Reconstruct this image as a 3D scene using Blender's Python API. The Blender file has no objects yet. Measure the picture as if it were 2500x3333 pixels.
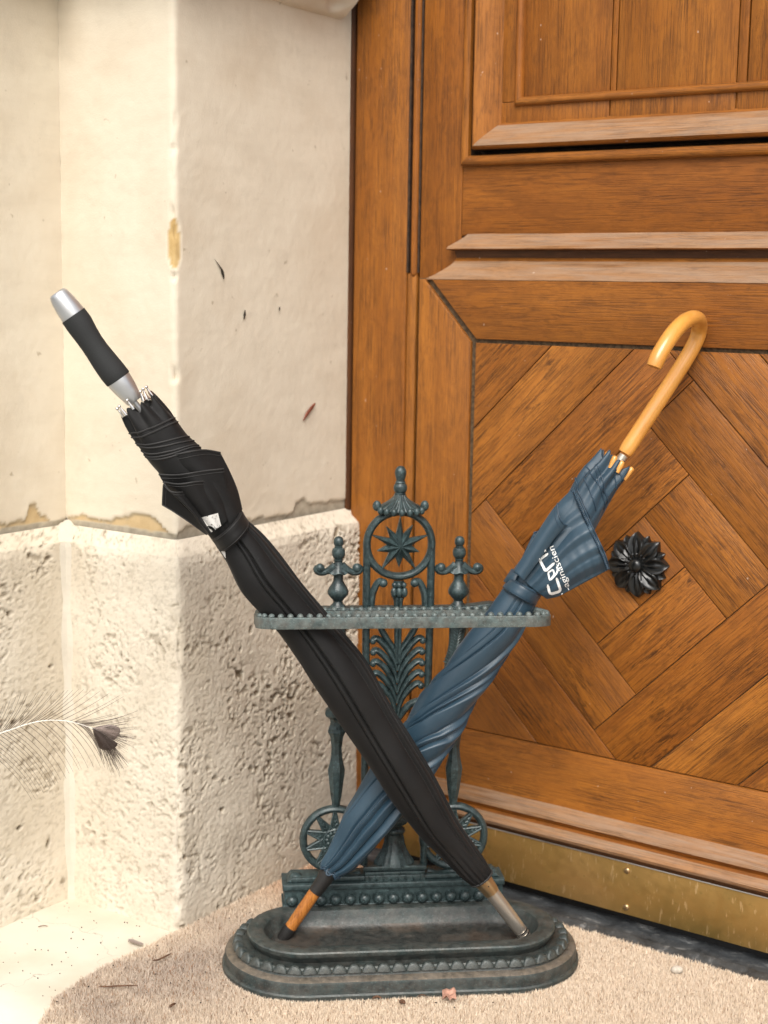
import bpy, math, random
import numpy as np
from mathutils import Vector, Matrix, noise as mnoise
from mathutils.bvhtree import BVHTree

random.seed(7)
rng = np.random.default_rng(7)
SC = bpy.context.scene
COL = SC.collection
R_ = math.radians

# ------------------------------------------------------------------ camera, sky, sun, exposure
FPX, PITCH, ROLL, YAW, CAMH = 4819.4, R_(8.6), R_(0.926), R_(34.74), 0.87
_cp, _sp = math.cos(PITCH), math.sin(PITCH)
_F = np.array([0, _cp, -_sp]); _U0 = np.array([0, _sp, _cp]); _R0 = np.array([1.0, 0, 0])
_R = math.cos(ROLL) * _R0 + math.sin(ROLL) * _U0
_U = -math.sin(ROLL) * _R0 + math.cos(ROLL) * _U0
_C = np.array([0, 0, CAMH])
cam_d = bpy.data.cameras.new('camera'); cam = bpy.data.objects.new('camera', cam_d); COL.objects.link(cam)
cam.matrix_world = Matrix(((_R[0], _U[0], -_F[0], _C[0]), (_R[1], _U[1], -_F[1], _C[1]), (_R[2], _U[2], -_F[2], _C[2]), (0, 0, 0, 1)))
cam_d.sensor_fit = 'HORIZONTAL'; cam_d.sensor_width = 24.0; cam_d.lens = FPX / 2500 * 24.0
cam_d.clip_start = 0.02; cam_d.clip_end = 500
cam_d.dof.use_dof = True; cam_d.dof.focus_distance = 1.80; cam_d.dof.aperture_fstop = 4.0
SC.camera = cam
SUN_EL, SUN_AZ = R_(48), R_(184)          # azimuth measured clockwise from +Y: behind the viewer, a little to the left
w = bpy.data.worlds.new('World'); SC.world = w; w.use_nodes = True
nt = w.node_tree; bg = nt.nodes['Background']
sky = nt.nodes.new('ShaderNodeTexSky'); sky.sky_type = 'NISHITA'; sky.sun_disc = False
sky.sun_elevation = SUN_EL; sky.sun_rotation = SUN_AZ; sky.air_density = 1.0; sky.dust_density = 4.0
hs = nt.nodes.new('ShaderNodeHueSaturation'); hs.inputs['Saturation'].default_value = 0.35
nt.links.new(sky.outputs[0], hs.inputs['Color']); nt.links.new(hs.outputs[0], bg.inputs['Color'])
bg.inputs['Strength'].default_value = 0.125
sun_d = bpy.data.lights.new('sun', 'SUN'); sun = bpy.data.objects.new('sun', sun_d); COL.objects.link(sun)
sun_d.energy = 1.4; sun_d.angle = R_(36); sun_d.color = (1.0, 0.95, 0.87)
_L = Vector((math.sin(SUN_AZ) * math.cos(SUN_EL), math.cos(SUN_AZ) * math.cos(SUN_EL), math.sin(SUN_EL)))
sun.rotation_euler = _L.to_track_quat('Z', 'Y').to_euler()
SC.view_settings.view_transform = 'Standard'; SC.view_settings.look = 'None'
SC.view_settings.exposure = 0.72; SC.view_settings.gamma = 1.0; SC.view_settings.use_curve_mapping = False

# ------------------------------------------------------------------ measuring helpers (photo pixel -> real plane)
DV = np.array([math.cos(YAW), -math.sin(YAW), 0]); CV = np.array([math.sin(YAW), math.cos(YAW), 0]); ZV = np.array([0, 0, 1.0])
def ray(x, y): return _F + (x - 1250) / FPX * _R - (y - 1666.5) / FPX * _U
def onz(x, y, z): d = ray(x, y); return _C + d * ((z - CAMH) / d[2])
def onp(x, y, p, n): d = ray(x, y); return _C + d * (np.dot(np.asarray(p) - _C, n) / np.dot(d, n))
def ac(a, c, z=0.0): return DV * a + CV * c + ZV * z         # door-aligned plan coordinates -> world
SYAW = R_(6.6)
SX = np.array([math.cos(SYAW), math.sin(SYAW), 0]); SY = np.array([-math.sin(SYAW), math.cos(SYAW), 0])
S0 = np.array([0.032, 1.8109, 0.010])
def sl(x, y, ys):                                            # pixel -> stand-local point on the plane y = ys
    r = onp(x, y, S0 + SY * ys, SY) - S0
    return np.array([r @ SX, ys, r[2]])
def z1(x, y): return 950 + x / 1.952, 1480 + y / 1.952
def z2(x, y): return 850 + x / 1.8433, 2200 + y / 1.8433
def z3(x, y): return 650 + x / 1.229, 2650 + y / 1.229
def z4(x, y): return 100 + x / 2.0737, 900 + y / 2.0737
def z5(x, y): return 1600 + x / 2.0737, 950 + y / 2.0737
def zb(x, y): return 500 + x / 3.6875, 1250 + y / 3.6875
def zt(x, y): return 1640 + x / 4.608, 1650 + y / 4.608
def zf(x, y): return x / 3.456, 2180 + y / 3.456
def zr(x, y): return 1850 + x / 7.213, 1450 + y / 7.213

# ------------------------------------------------------------------ mesh helpers
class MB:
    def __init__(s): s.v = []; s.f = []; s.m = []; s.col = None
    def add(s, vs, fs, mi=0):
        o = len(s.v); s.v.extend([tuple(map(float, p)) for p in vs])
        s.f.extend([tuple(i + o for i in f) for f in fs]); s.m.extend([mi] * len(fs)); return o
    def grid(s, P, closed_u=False, mi=0):                    # P[nv][nu][3]
        P = np.asarray(P, float); nv, nu = P.shape[:2]; fs = []
        for j in range(nv - 1):
            for i in range(nu if closed_u else nu - 1):
                i2 = (i + 1) % nu
                fs.append((j * nu + i, j * nu + i2, (j + 1) * nu + i2, (j + 1) * nu + i))
        return s.add(P.reshape(-1, 3), fs, mi)
    def box(s, lo, hi, mi=0):
        x0, y0, z0 = lo; x1, y1, z1_ = hi
        v = [(x0, y0, z0), (x1, y0, z0), (x1, y1, z0), (x0, y1, z0), (x0, y0, z1_), (x1, y0, z1_), (x1, y1, z1_), (x0, y1, z1_)]
        s.add(v, [(0, 3, 2, 1), (4, 5, 6, 7), (0, 1, 5, 4), (1, 2, 6, 5), (2, 3, 7, 6), (3, 0, 4, 7)], mi)
    def tube(s, pts, rad, seg=10, caps=True, flat=None, mi=0, ref=None):
        pts = np.asarray(pts, float); n = len(pts); rad = np.broadcast_to(np.asarray(rad, float), (n,))
        T = np.gradient(pts, axis=0); T /= np.linalg.norm(T, axis=1)[:, None] + 1e-12
        nrm = None; rings = []
        for i in range(n):
            t = T[i]
            if ref is not None:
                b = np.asarray(ref, float) - t * np.dot(ref, t); b /= np.linalg.norm(b); a = np.cross(b, t)
            else:
                if nrm is None:
                    h = np.array([0, 0, 1.0]) if abs(t[2]) < .9 else np.array([1.0, 0, 0])
                    nrm = np.cross(t, h)
                nrm = nrm - t * np.dot(nrm, t); nrm /= np.linalg.norm(nrm); a = nrm; b = np.cross(t, a)
            fl = 1.0 if flat is None else (flat[i] if hasattr(flat, '__len__') else flat)
            th = np.linspace(0, 2 * math.pi, seg, endpoint=False)
            rings.append(pts[i] + rad[i] * (np.cos(th)[:, None] * a + fl * np.sin(th)[:, None] * b))
        o = s.grid(np.array(rings), True, mi)
        if caps:
            s.f.append(tuple(o + k for k in range(seg))[::-1]); s.m.append(mi)
            s.f.append(tuple(o + (n - 1) * seg + k for k in range(seg))); s.m.append(mi)
    def lathe(s, prof, c, ax=(0, 0, 1), e=(1, 0, 0), seg=24, ky=1.0, mi=0, caps=True):   # prof: (r, h)
        ax = np.asarray(ax, float); e = np.asarray(e, float); g = np.cross(ax, e)
        th = np.linspace(0, 2 * math.pi, seg, endpoint=False)
        P = [np.asarray(c) + ax * h + max(r, 1e-5) * (np.cos(th)[:, None] * e + ky * np.sin(th)[:, None] * g) for r, h in prof]
        o = s.grid(np.array(P), True, mi)
        if caps:
            s.f.append(tuple(o + k for k in range(seg))[::-1]); s.m.append(mi)
            s.f.append(tuple(o + (len(prof) - 1) * seg + k for k in range(seg))); s.m.append(mi)
    def prism(s, poly, y0, y1, bev=0.0, mi=0):               # polygon in (x,z), front face at y0 (towards viewer), back at y1
        poly = [np.array(p, float) for p in poly]; n = len(poly)
        area = sum(poly[i][0] * poly[(i + 1) % n][1] - poly[(i + 1) % n][0] * poly[i][1] for i in range(n))
        if area < 0: poly = poly[::-1]
        c = sum(poly) / n
        def ins(b):
            out = []
            for i in range(n):
                p0, p1, p2 = poly[i - 1], poly[i], poly[(i + 1) % n]
                d1 = (p1 - p0) / (np.linalg.norm(p1 - p0) + 1e-9); d2 = (p2 - p1) / (np.linalg.norm(p2 - p1) + 1e-9)
                n1 = np.array([-d1[1], d1[0]]); n2 = np.array([-d2[1], d2[0]]); m = n1 + n2; k = np.dot(m, n1)
                out.append(p1 + m / max(k, .35) * b)
            return out
        rings = [[(p[0], y1, p[1]) for p in poly], [(p[0], y0 + bev, p[1]) for p in poly]]
        if bev > 0:
            rings.append([(p[0], y0 + bev * .3, p[1]) for p in ins(bev * .35)])
            rings.append([(p[0], y0, p[1]) for p in ins(bev)])
        o = s.grid(np.array(rings), True, mi)
        k = len(rings) - 1
        s.f.append(tuple(o + k * n + i for i in range(n))); s.m.append(mi)
        s.f.append(tuple(o + i for i in range(n))[::-1]); s.m.append(mi)
    def sphere(s, c, r, seg=12, rings=8, sc=(1, 1, 1), mi=0):
        P = []
        for j in range(rings + 1):
            ph = math.pi * j / rings
            P.append([(c[0] + r * sc[0] * max(math.sin(ph), 1e-4) * math.cos(t), c[1] + r * sc[1] * max(math.sin(ph), 1e-4) * math.sin(t), c[2] - r * sc[2] * math.cos(ph))
                      for t in np.linspace(0, 2 * math.pi, seg, endpoint=False)])
        s.grid(np.array(P), True, mi)
    def build(s, name, mats, parent=None, smooth=True, sharp=35, loc=None, rot=None):
        me = bpy.data.meshes.new(name); me.from_pydata(s.v, [], s.f)
        for m in (mats if isinstance(mats, (list, tuple)) else [mats]): me.materials.append(m)
        if any(s.m): me.polygons.foreach_set('material_index', s.m)
        if s.col is not None:
            at = me.color_attributes.new('Col', 'FLOAT_COLOR', 'POINT'); at.data.foreach_set('color', np.asarray(s.col, np.float32).ravel())
        me.validate(); me.update()
        import bmesh
        bm = bmesh.new(); bm.from_mesh(me); bmesh.ops.recalc_face_normals(bm, faces=bm.faces[:]); bm.to_mesh(me); bm.free()
        if smooth:
            me.polygons.foreach_set('use_smooth', [True] * len(me.polygons))
            if sharp: me.set_sharp_from_angle(angle=R_(sharp))
        return link(name, me, parent, loc, rot)
def link(name, me, parent=None, loc=None, rot=None):
    o = bpy.data.objects.new(name, me); COL.objects.link(o)
    if parent: o.parent = parent
    if loc is not None: o.location = loc
    if rot is not None: o.rotation_euler = rot
    return o
def thing(name, label, cat, loc=(0, 0, 0), rz=0.0, group=None):
    o = bpy.data.objects.new(name, None); COL.objects.link(o); o.location = tuple(loc); o.rotation_euler = (0, 0, rz); o.empty_display_size = .05
    return tag(o, label, cat, group)
def tag(o, label=None, cat=None, group=None, kind=None):
    if label: o['label'] = label
    if cat: o['category'] = cat
    if group: o['group'] = group
    if kind: o['kind'] = kind
    return o
def smoothline(pts, n=40, closed=False):
    P = np.asarray(pts, float)
    if len(P) < 3: return np.array([P[0] + (P[-1] - P[0]) * t for t in np.linspace(0, 1, n)])
    A = np.vstack([2 * P[0] - P[1], P, 2 * P[-1] - P[-2]])
    seg = np.linalg.norm(np.diff(P, axis=0), axis=1); cum = np.concatenate([[0], np.cumsum(seg)]); out = []
    for t in np.linspace(0, cum[-1], n):
        i = min(np.searchsorted(cum, t, 'right') - 1, len(P) - 2); u = (t - cum[i]) / max(seg[i], 1e-12)
        p0, p1, p2, p3 = A[i], A[i + 1], A[i + 2], A[i + 3]
        out.append(.5 * ((2 * p1) + (-p0 + p2) * u + (2 * p0 - 5 * p1 + 4 * p2 - p3) * u * u + (-p0 + 3 * p1 - 3 * p2 + p3) * u ** 3))
    return np.array(out)
def interp(tab, t):
    xs = [a[0] for a in tab]; return np.interp(t, xs, [a[1] for a in tab])
_tab = rng.random((64, 64, 64))
_rot = np.array(Matrix.Rotation(.9, 3, 'X') @ Matrix.Rotation(.7, 3, 'Y') @ Matrix.Rotation(.5, 3, 'Z'))
def vn(P, f, seed=0):                                        # value noise 0..1
    Q = np.asarray(P, float) @ _rot * f + np.array([seed * 7.31, seed * 3.17, seed * 5.77])
    I = np.floor(Q).astype(int); u = Q - I; u = u * u * (3 - 2 * u); I = I % 64; J = (I + 1) % 64
    x0, y0, z0 = I.T; x1, y1, z1_ = J.T; a, b, c = u.T
    def L(p, q, t): return p + (q - p) * t
    return L(L(L(_tab[x0, y0, z0], _tab[x1, y0, z0], a), L(_tab[x0, y1, z0], _tab[x1, y1, z0], a), b),
             L(L(_tab[x0, y0, z1_], _tab[x1, y0, z1_], a), L(_tab[x0, y1, z1_], _tab[x1, y1, z1_], a), b), c)
def fbm(P, f, o=4, seed=0):
    s = 0; a = 1; t = 0
    for k in range(o): s = s + a * vn(P, f * 2 ** k, seed + k); t += a; a *= .5
    return s / t
def sstep(a, b, x): t = np.clip((x - a) / (b - a), 0, 1); return t * t * (3 - 2 * t)

# ------------------------------------------------------------------ materials
class NT:
    def __init__(s, name):
        s.m = bpy.data.materials.new(name); s.m.use_nodes = True; s.n = s.m.node_tree; s.b = s.n.nodes['Principled BSDF']
        s.tc = s.n.nodes.new('ShaderNodeTexCoord')
    def node(s, t, **k):
        n = s.n.nodes.new(t)
        for a, v in k.items(): setattr(n, a, v)
        return n
    def lk(s, a, b): s.n.links.new(a, b)
    def mapping(s, scale=(1, 1, 1), rnd=False, src=None):
        mp = s.node('ShaderNodeMapping'); mp.inputs['Scale'].default_value = scale
        v = src or s.tc.outputs['Object']
        if rnd:
            oi = s.node('ShaderNodeObjectInfo'); ml = s.node('ShaderNodeVectorMath', operation='SCALE')
            cb = s.node('ShaderNodeCombineXYZ'); m1 = s.node('ShaderNodeMath', operation='MULTIPLY'); m1.inputs[1].default_value = 17.3
            m2 = s.node('ShaderNodeMath', operation='MULTIPLY'); m2.inputs[1].default_value = 9.7
            s.lk(oi.outputs['Random'], m1.inputs[0]); s.lk(oi.outputs['Random'], m2.inputs[0])
            s.lk(m1.outputs[0], cb.inputs[0]); s.lk(m2.outputs[0], cb.inputs[1]); s.lk(m1.outputs[0], cb.inputs[2])
            ad = s.node('ShaderNodeVectorMath', operation='ADD'); s.lk(v, ad.inputs[0]); s.lk(cb.outputs[0], ad.inputs[1]); v = ad.outputs[0]
        s.lk(v, mp.inputs['Vector']); return mp.outputs[0]
    def noise(s, vec, scale, detail=4, rough=.55, dist=0):
        n = s.node('ShaderNodeTexNoise'); n.inputs['Scale'].default_value = scale; n.inputs['Detail'].default_value = detail
        n.inputs['Roughness'].default_value = rough; n.inputs['Distortion'].default_value = dist; s.lk(vec, n.inputs['Vector']); return n.outputs['Fac']
    def ramp(s, fac, stops, interp='LINEAR'):
        r = s.node('ShaderNodeValToRGB'); e = r.color_ramp.elements; r.color_ramp.interpolation = interp
        for i, (p, c) in enumerate(stops):
            el = e[i] if i < 2 else e.new(p); el.position = p; el.color = c if len(c) == 4 else (*c, 1)
        s.lk(fac, r.inputs[0]); return r.outputs[0]
    def f(s, fac, a, b, lo=0.0, hi=1.0):
        mr = s.node('ShaderNodeMapRange'); mr.inputs[1].default_value = a; mr.inputs[2].default_value = b; mr.inputs[3].default_value = lo; mr.inputs[4].default_value = hi
        s.lk(fac, mr.inputs[0]); return mr.outputs[0]
    def mix(s, fac, a, b, mode='MIX'):
        m = s.node('ShaderNodeMix', data_type='RGBA', blend_type=mode)
        for i, v in ((0, fac), (6, a), (7, b)):
            if isinstance(v, (int, float)): m.inputs[i].default_value = v
            elif isinstance(v, tuple): m.inputs[i].default_value = (*v, 1) if len(v) == 3 else v
            else: s.lk(v, m.inputs[i])
        return m.outputs[2]
    def math(s, op, a, b=None):
        m = s.node('ShaderNodeMath', operation=op)
        for i, v in ((0, a), (1, b)):
            if v is None: continue
            if isinstance(v, (int, float)): m.inputs[i].default_value = v
            else: s.lk(v, m.inputs[i])
        return m.outputs[0]
    def bump(s, h, strength, dist=.001, prev=None):
        b = s.node('ShaderNodeBump'); b.inputs['Strength'].default_value = strength; b.inputs['Distance'].default_value = dist
        s.lk(h, b.inputs['Height'])
        if prev: s.lk(prev, b.inputs['Normal'])
        return b.outputs[0]
    def fin(s, color=None, rough=None, normal=None, metal=None, **k):
        for key, v in (('Base Color', color), ('Roughness', rough), ('Normal', normal), ('Metallic', metal)):
            if v is None: continue
            if isinstance(v, tuple): s.b.inputs[key].default_value = (*v, 1)
            elif isinstance(v, (int, float)): s.b.inputs[key].default_value = v
            else: s.lk(v, s.b.inputs[key])
        for key, v in k.items(): s.b.inputs[key].default_value = v
        return s.m

def wood(name, light, mid, dark, grain='X', rough=.45, worn=0.0, figure=1.0, patch=.5, dense=.45, coat=.05, fleck=.5):
    t = NT(name); ax = {'X': 0, 'Y': 1, 'Z': 2}[grain]
    def sc(l, c): v = [c, c, c]; v[ax] = l; return tuple(v)
    band = t.noise(t.mapping(sc(1.3, 30), True), 1, 5, .6, .8 * figure)
    base = t.ramp(band, [(.25, mid), (.55, light), (.8, mid)])
    tone = t.noise(t.mapping(sc(3.0, 9), True), 1, 4, .6)
    base = t.mix(t.f(tone, .35, .75), base, mid)
    big = t.noise(t.mapping(sc(4, 11), True), 1, 5, .65, .8)
    base = t.mix(t.math('MULTIPLY', t.f(big, .52, .70), .50 if worn == 0 else .1), base, tuple(.62 * m_ + .38 * d_ for m_, d_ in zip(mid, dark)))
    mott = t.noise(t.mapping(sc(26, 55), True), 1, 5, .7, .8)
    base = t.mix(t.math('MULTIPLY', t.f(mott, .42, .68), .45), base, tuple(.45 * m_ + .55 * d_ for m_, d_ in zip(mid, dark)))
    pore = t.noise(t.mapping(sc(16, 640), True), 1, 3, .6)
    zone = t.f(t.noise(t.mapping(sc(5, 24), True), 1, 5, .65, 1.3), .40, .64)
    pm = t.math('MULTIPLY', t.f(pore, .47, .62), t.f(zone, 0, 1, .22 + .15 * dense, 1.0))
    base = t.mix(t.math('MULTIPLY', pm, .50 + .30 * dense), base, dark)
    flk = t.noise(t.mapping(sc(34, 190), True), 1, 6, .70, 1.2)
    pz = t.f(t.noise(t.mapping(sc(8, 16), True), 1, 4, .6, .5), .38, .66)
    pt = t.math('MULTIPLY', t.math('MULTIPLY', t.f(flk, .50, .62), pz), patch)
    base = t.mix(pt, base, dark)
    wv = t.node('ShaderNodeTexWave', wave_type='BANDS', bands_direction={'X': 'Y', 'Z': 'X', 'Y': 'X'}[grain]); wv.inputs['Scale'].default_value = 1.0; wv.inputs['Distortion'].default_value = 7.0; wv.inputs['Detail'].default_value = 3.0; wv.inputs['Detail Scale'].default_value = .8
    wsc = [9, 9, 9]; wsc[ax] = 1.6; wsc = tuple(wsc)
    t.lk(t.mapping(wsc if grain != 'X' else (1.6, 9, 9), True), wv.inputs['Vector'])
    base = t.mix(t.math('MULTIPLY', t.f(wv.outputs['Fac'], .45, .95), .20 * min(1.5, figure)), base, tuple(.5 * m_ + .5 * d_ for m_, d_ in zip(mid, dark)))
    oi = t.node('ShaderNodeObjectInfo')
    if worn == 0:
        fr_ = t.math('FRACT', t.math('MULTIPLY', oi.outputs['Random'], 7.13)); base = t.mix(t.f(fr_, 0, 1, 0, 1), base, (.84, .77, .70), 'MULTIPLY')
    if worn == 0: base = t.mix(t.f(oi.outputs['Random'], 0, 1, 0, .16), base, tuple(.3 * m_ + .7 * d_ for m_, d_ in zip(mid, dark)))
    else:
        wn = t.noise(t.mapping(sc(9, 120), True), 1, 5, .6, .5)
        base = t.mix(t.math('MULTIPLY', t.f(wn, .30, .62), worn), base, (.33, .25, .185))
    fl = t.noise(t.mapping((150, 150, 150), True), 1, 1, .4)
    base = t.mix(t.math('MULTIPLY', t.f(fl, .79, .83), fleck), base, (.55, .42, .33))
    hgt = t.math('SUBTRACT', t.f(band, 0, 1, 0, .4), pm)
    nb = t.bump(hgt, .45, .0009)
    rr = t.f(mott, .3, .7, rough - .06, rough + .16)
    return t.fin(base, rr, nb, None, **{'Specular IOR Level': .30, 'Coat Weight': coat, 'Coat Roughness': .3})

def iron(name, base=(.0065, .0105, .0112), pat=(.068, .108, .110), amount=.55, dust=.0, rust=.0, rough=.42):
    t = NT(name); geo = t.node('ShaderNodeNewGeometry')
    v = t.mapping((1, 1, 1))
    n1 = t.noise(v, 26, 6, .65); n2 = t.noise(v, 140, 4, .6); n3 = t.noise(v, 520, 2, .5)
    pt = t.f(geo.outputs['Pointiness'], .47, .56)
    m = t.math('MULTIPLY', t.f(t.math('ADD', t.math('MULTIPLY', n1, .55), t.math('MULTIPLY', n2, .45)), .40, .62), amount)
    m = t.math('MAXIMUM', m, t.math('MULTIPLY', pt, t.f(n2, .3, .7, .15, amount + .15)))
    c = t.mix(m, base, pat)
    c = t.mix(t.math('MULTIPLY', t.f(n3, .60, .70), .35), c, tuple(min(1, 2.2 * q) for q in pat))
    if rust: c = t.mix(t.math('MULTIPLY', t.f(t.noise(v, 17, 5, .7), .50, .66), rust), c, (.085, .052, .032))
    if dust: c = t.mix(t.math('MULTIPLY', t.f(t.noise(v, 60, 5, .7), .36, .62), dust), c, (.27, .235, .20))
    nb = t.bump(n3, .25, .0006, t.bump(n2, .35, .0012))
    return t.fin(c, t.f(n2, .3, .7, rough - .08, rough + .16), nb, .15, **{'Specular IOR Level': .55})

def plain(name, col, rough=.5, metal=0.0, nscale=0, nstr=.2, vary=.0, **k):
    t = NT(name); c = col; nb = None
    if nscale:
        n = t.noise(t.mapping(), nscale, 4); nb = t.bump(n, nstr, .0006)
        if vary: c = t.mix(t.f(n, .35, .65), tuple(x * (1 - vary) for x in col), tuple(min(1, x * (1 + vary)) for x in col))
    return t.fin(c, rough, nb, metal, **k)

def fabric(name, col, col2, rough, sheen, weave=1400, spec=.4):
    t = NT(name); v = t.mapping()
    n = t.noise(v, 22, 4); c = t.mix(t.f(n, .35, .7), col, col2)
    lint = t.noise(v, 900, 1, .3); c = t.mix(t.math('MULTIPLY', t.f(lint, .80, .84), .35), c, (.3, .3, .3))
    wv = t.noise(v, weave, 2); cr = t.noise(t.mapping((1, 1, 1)), 60, 5, .6, .6)
    nb = t.bump(wv, .10, .0004, t.bump(cr, .12, .0016))
    return t.fin(c, rough, nb, 0, **{'Sheen Weight': sheen, 'Sheen Roughness': .4, 'Specular IOR Level': spec})

def stone(name, c1, c2, c3, bump_s, bscale, rough=.85, ochre=True):
    t = NT(name); v = t.mapping((1, 1, 1.0))
    n1 = t.noise(v, 5, 5, .6, .3); n2 = t.noise(v, bscale, 5, .65); n3 = t.noise(t.mapping((9, 9, 40)), 1, 4, .6)
    c = t.ramp(n1, [(.3, c1), (.55, c2), (.75, c3)])
    c = t.mix(t.math('MULTIPLY', t.f(n3, .45, .7), .25), c, tuple(x * .86 for x in c1))
    c = t.mix(t.math('MULTIPLY', t.f(t.noise(v, 55, 2), .72, .78), .5), c, (.28, .21, .12))
    at = t.node('ShaderNodeAttribute', attribute_name='Col'); sp = t.node('ShaderNodeSeparateColor'); t.lk(at.outputs['Color'], sp.inputs[0])
    och = t.ramp(t.noise(v, 40, 4), [(.3, (.42, .27, .10)), (.7, (.56, .40, .19))])
    c = t.mix(sp.outputs[0], c, och)
    c = t.mix(t.math('MULTIPLY', sp.outputs[1], .85), c, (.16, .112, .060))
    c = t.mix(t.math('MULTIPLY', t.f(t.noise(v, 16, 6, .7), .56, .72), .22), c, tuple(x * .72 for x in c1))
    c = t.mix(sp.outputs[2], c, t.ramp(t.noise(v, 70, 4), [(.3, (.25, .22, .165)), (.7, (.42, .37, .285))]))
    nb = t.bump(n2, bump_s, .0022, t.bump(t.noise(v, bscale * 5, 3), bump_s * .6, .0008))
    return t.fin(c, rough, nb, 0, **{'Specular IOR Level': .25})

M = {}
OL, OM, OD = (.43, .160, .0240), (.30, .100, .0130), (.036, .0135, .0045)
M['oak_x'] = wood('oak', OL, OM, OD, 'X')
M['oak_z'] = wood('oak_upright', OL, OM, OD, 'Z', patch=.45)
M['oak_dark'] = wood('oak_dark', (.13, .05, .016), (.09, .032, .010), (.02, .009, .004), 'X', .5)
M['oak_dark_z'] = wood('oak_dark_upright', (.13, .05, .016), (.09, .032, .010), (.02, .009, .004), 'Z', .5)
M['oak_worn_sheen'] = wood('oak_weathered_sheen', (.38, .19, .075), (.31, .14, .05), (.06, .025, .012), 'X', .38, worn=.5)  # pale moulding tops: weathering with sky sheen put into the colour
M['oak_core'] = plain('dark_groove_wood', (.034, .016, .007), .7, 0, 90, .5, .7)
M['joint'] = plain('dirty_joint', (.085, .052, .024), .8, 0, 200, .4, .5)
M['iron'] = iron('verdigris_iron', amount=.58, rough=.34)
M['iron_rail'] = iron('verdigris_rail_iron', (.024, .031, .031), (.125, .175, .172), .8, dust=.28)
M['iron_base'] = iron('dusty_base_iron', (.012, .0155, .0150), (.050, .076, .073), .60, dust=.16, rust=.12, rough=.45)
M['iron_tray'] = iron('rusty_tray_iron', (.012, .012, .011), (.045, .060, .057), .45, dust=.14, rust=.5, rough=.42)
M['ledge_dust'] = iron('ledge_dust', (.045, .042, .034), (.17, .135, .095), .9, dust=.25, rough=.6)
M['black_iron'] = plain('black_painted_iron', (.004, .0045, .0045), .30, .0, 180, .25, **{'Specular IOR Level': .5, 'Coat Weight': .15, 'Coat Roughness': .2})
M['black_fab'] = fabric('black_canopy_cloth', (.0048, .0045, .0044), (.0085, .0079, .0075), .62, .05, spec=.3)
M['black_hem'] = plain('black_hem_cloth', (.021, .020, .019), .7)
M['blue_fab'] = fabric('blue_canopy_cloth', (.0165, .041, .064), (.025, .056, .083), .40, .10, spec=.55)
M['blue_hem'] = plain('blue_hem_cloth', (.018, .042, .068), .55)
M['white_print'] = plain('white_print', (.80, .80, .78), .5)
M['worn_print'] = NT('worn_white_print')
_t = M['worn_print']; _c = _t.mix(_t.f(_t.noise(_t.mapping(), 200, 6, .75), .55, .62), (.66, .64, .60), (.03, .03, .03)); M['worn_print'] = _t.fin(_c, .6)
def _honey():
    t = NT('honey_handle_wood'); v = t.mapping()
    n = t.noise(v, 14, 3); f_ = t.noise(t.mapping((60, 60, 9)), 1, 3, .6, .6)
    c = t.ramp(n, [(.3, (.56, .235, .042)), (.6, (.68, .315, .062)), (.8, (.58, .255, .045))])
    c = t.mix(t.math('MULTIPLY', t.f(f_, .58, .75), .35), c, (.40, .16, .03))
    return t.fin(c, .30, None, 0, **{'Coat Weight': .6, 'Coat Roughness': .14})
M['honey'] = _honey()
M['shaft_wood'] = wood('ferrule_shaft_wood', (.52, .21, .045), (.40, .14, .03), (.13, .04, .01), 'Z', .3, patch=.1)
M['alu'] = plain('satin_aluminium', (.60, .60, .60), .38, .85, 300, .05)
M['chrome'] = plain('chrome', (.75, .72, .68), .15, 1.0)
M['champagne'] = plain('champagne_metal', (.52, .47, .40), .33, .8, 300, .05)
M['gold'] = plain('gold_cap_metal', (.50, .36, .20), .28, .9)
M['foam'] = plain('black_foam_grip', (.016, .017, .017), .75, 0, 1500, .25, .25)
M['rubber'] = plain('black_rubber', (.012, .011, .010), .55, 0, 400, .15, .3)
def _brass():
    t = NT('tarnished_brass'); v = t.mapping()
    n = t.noise(v, 5, 5, .6); sp = t.noise(t.mapping((210, 210, 42)), 1, 3, .6); sp2 = t.noise(v, 90, 4, .6)
    c = t.ramp(n, [(.30, (.26, .180, .050)), (.55, (.48, .290, .090)), (.75, (.58, .345, .125))])
    c = t.mix(t.math('MULTIPLY', t.f(sp, .62, .68), .55), c, (.80, .56, .28))
    c = t.mix(t.math('MULTIPLY', t.f(sp2, .62, .74), .5), c, (.22, .15, .035))
    return t.fin(c, t.f(sp2, .3, .7, .34, .55), t.bump(sp2, .15, .0006), .75)
M['brass'] = _brass()
M['stone'] = stone('limestone_dressed', (.61, .52, .395), (.69, .615, .49), (.63, .555, .435), .20, 360)
M['stone_rough'] = stone('limestone_pitted', (.60, .525, .41), (.70, .63, .515), (.62, .555, .45), .40, 300)
M['mortar'] = stone('old_mortar', (.56, .51, .42), (.64, .58, .48), (.52, .47, .39), .6, 150)
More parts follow.
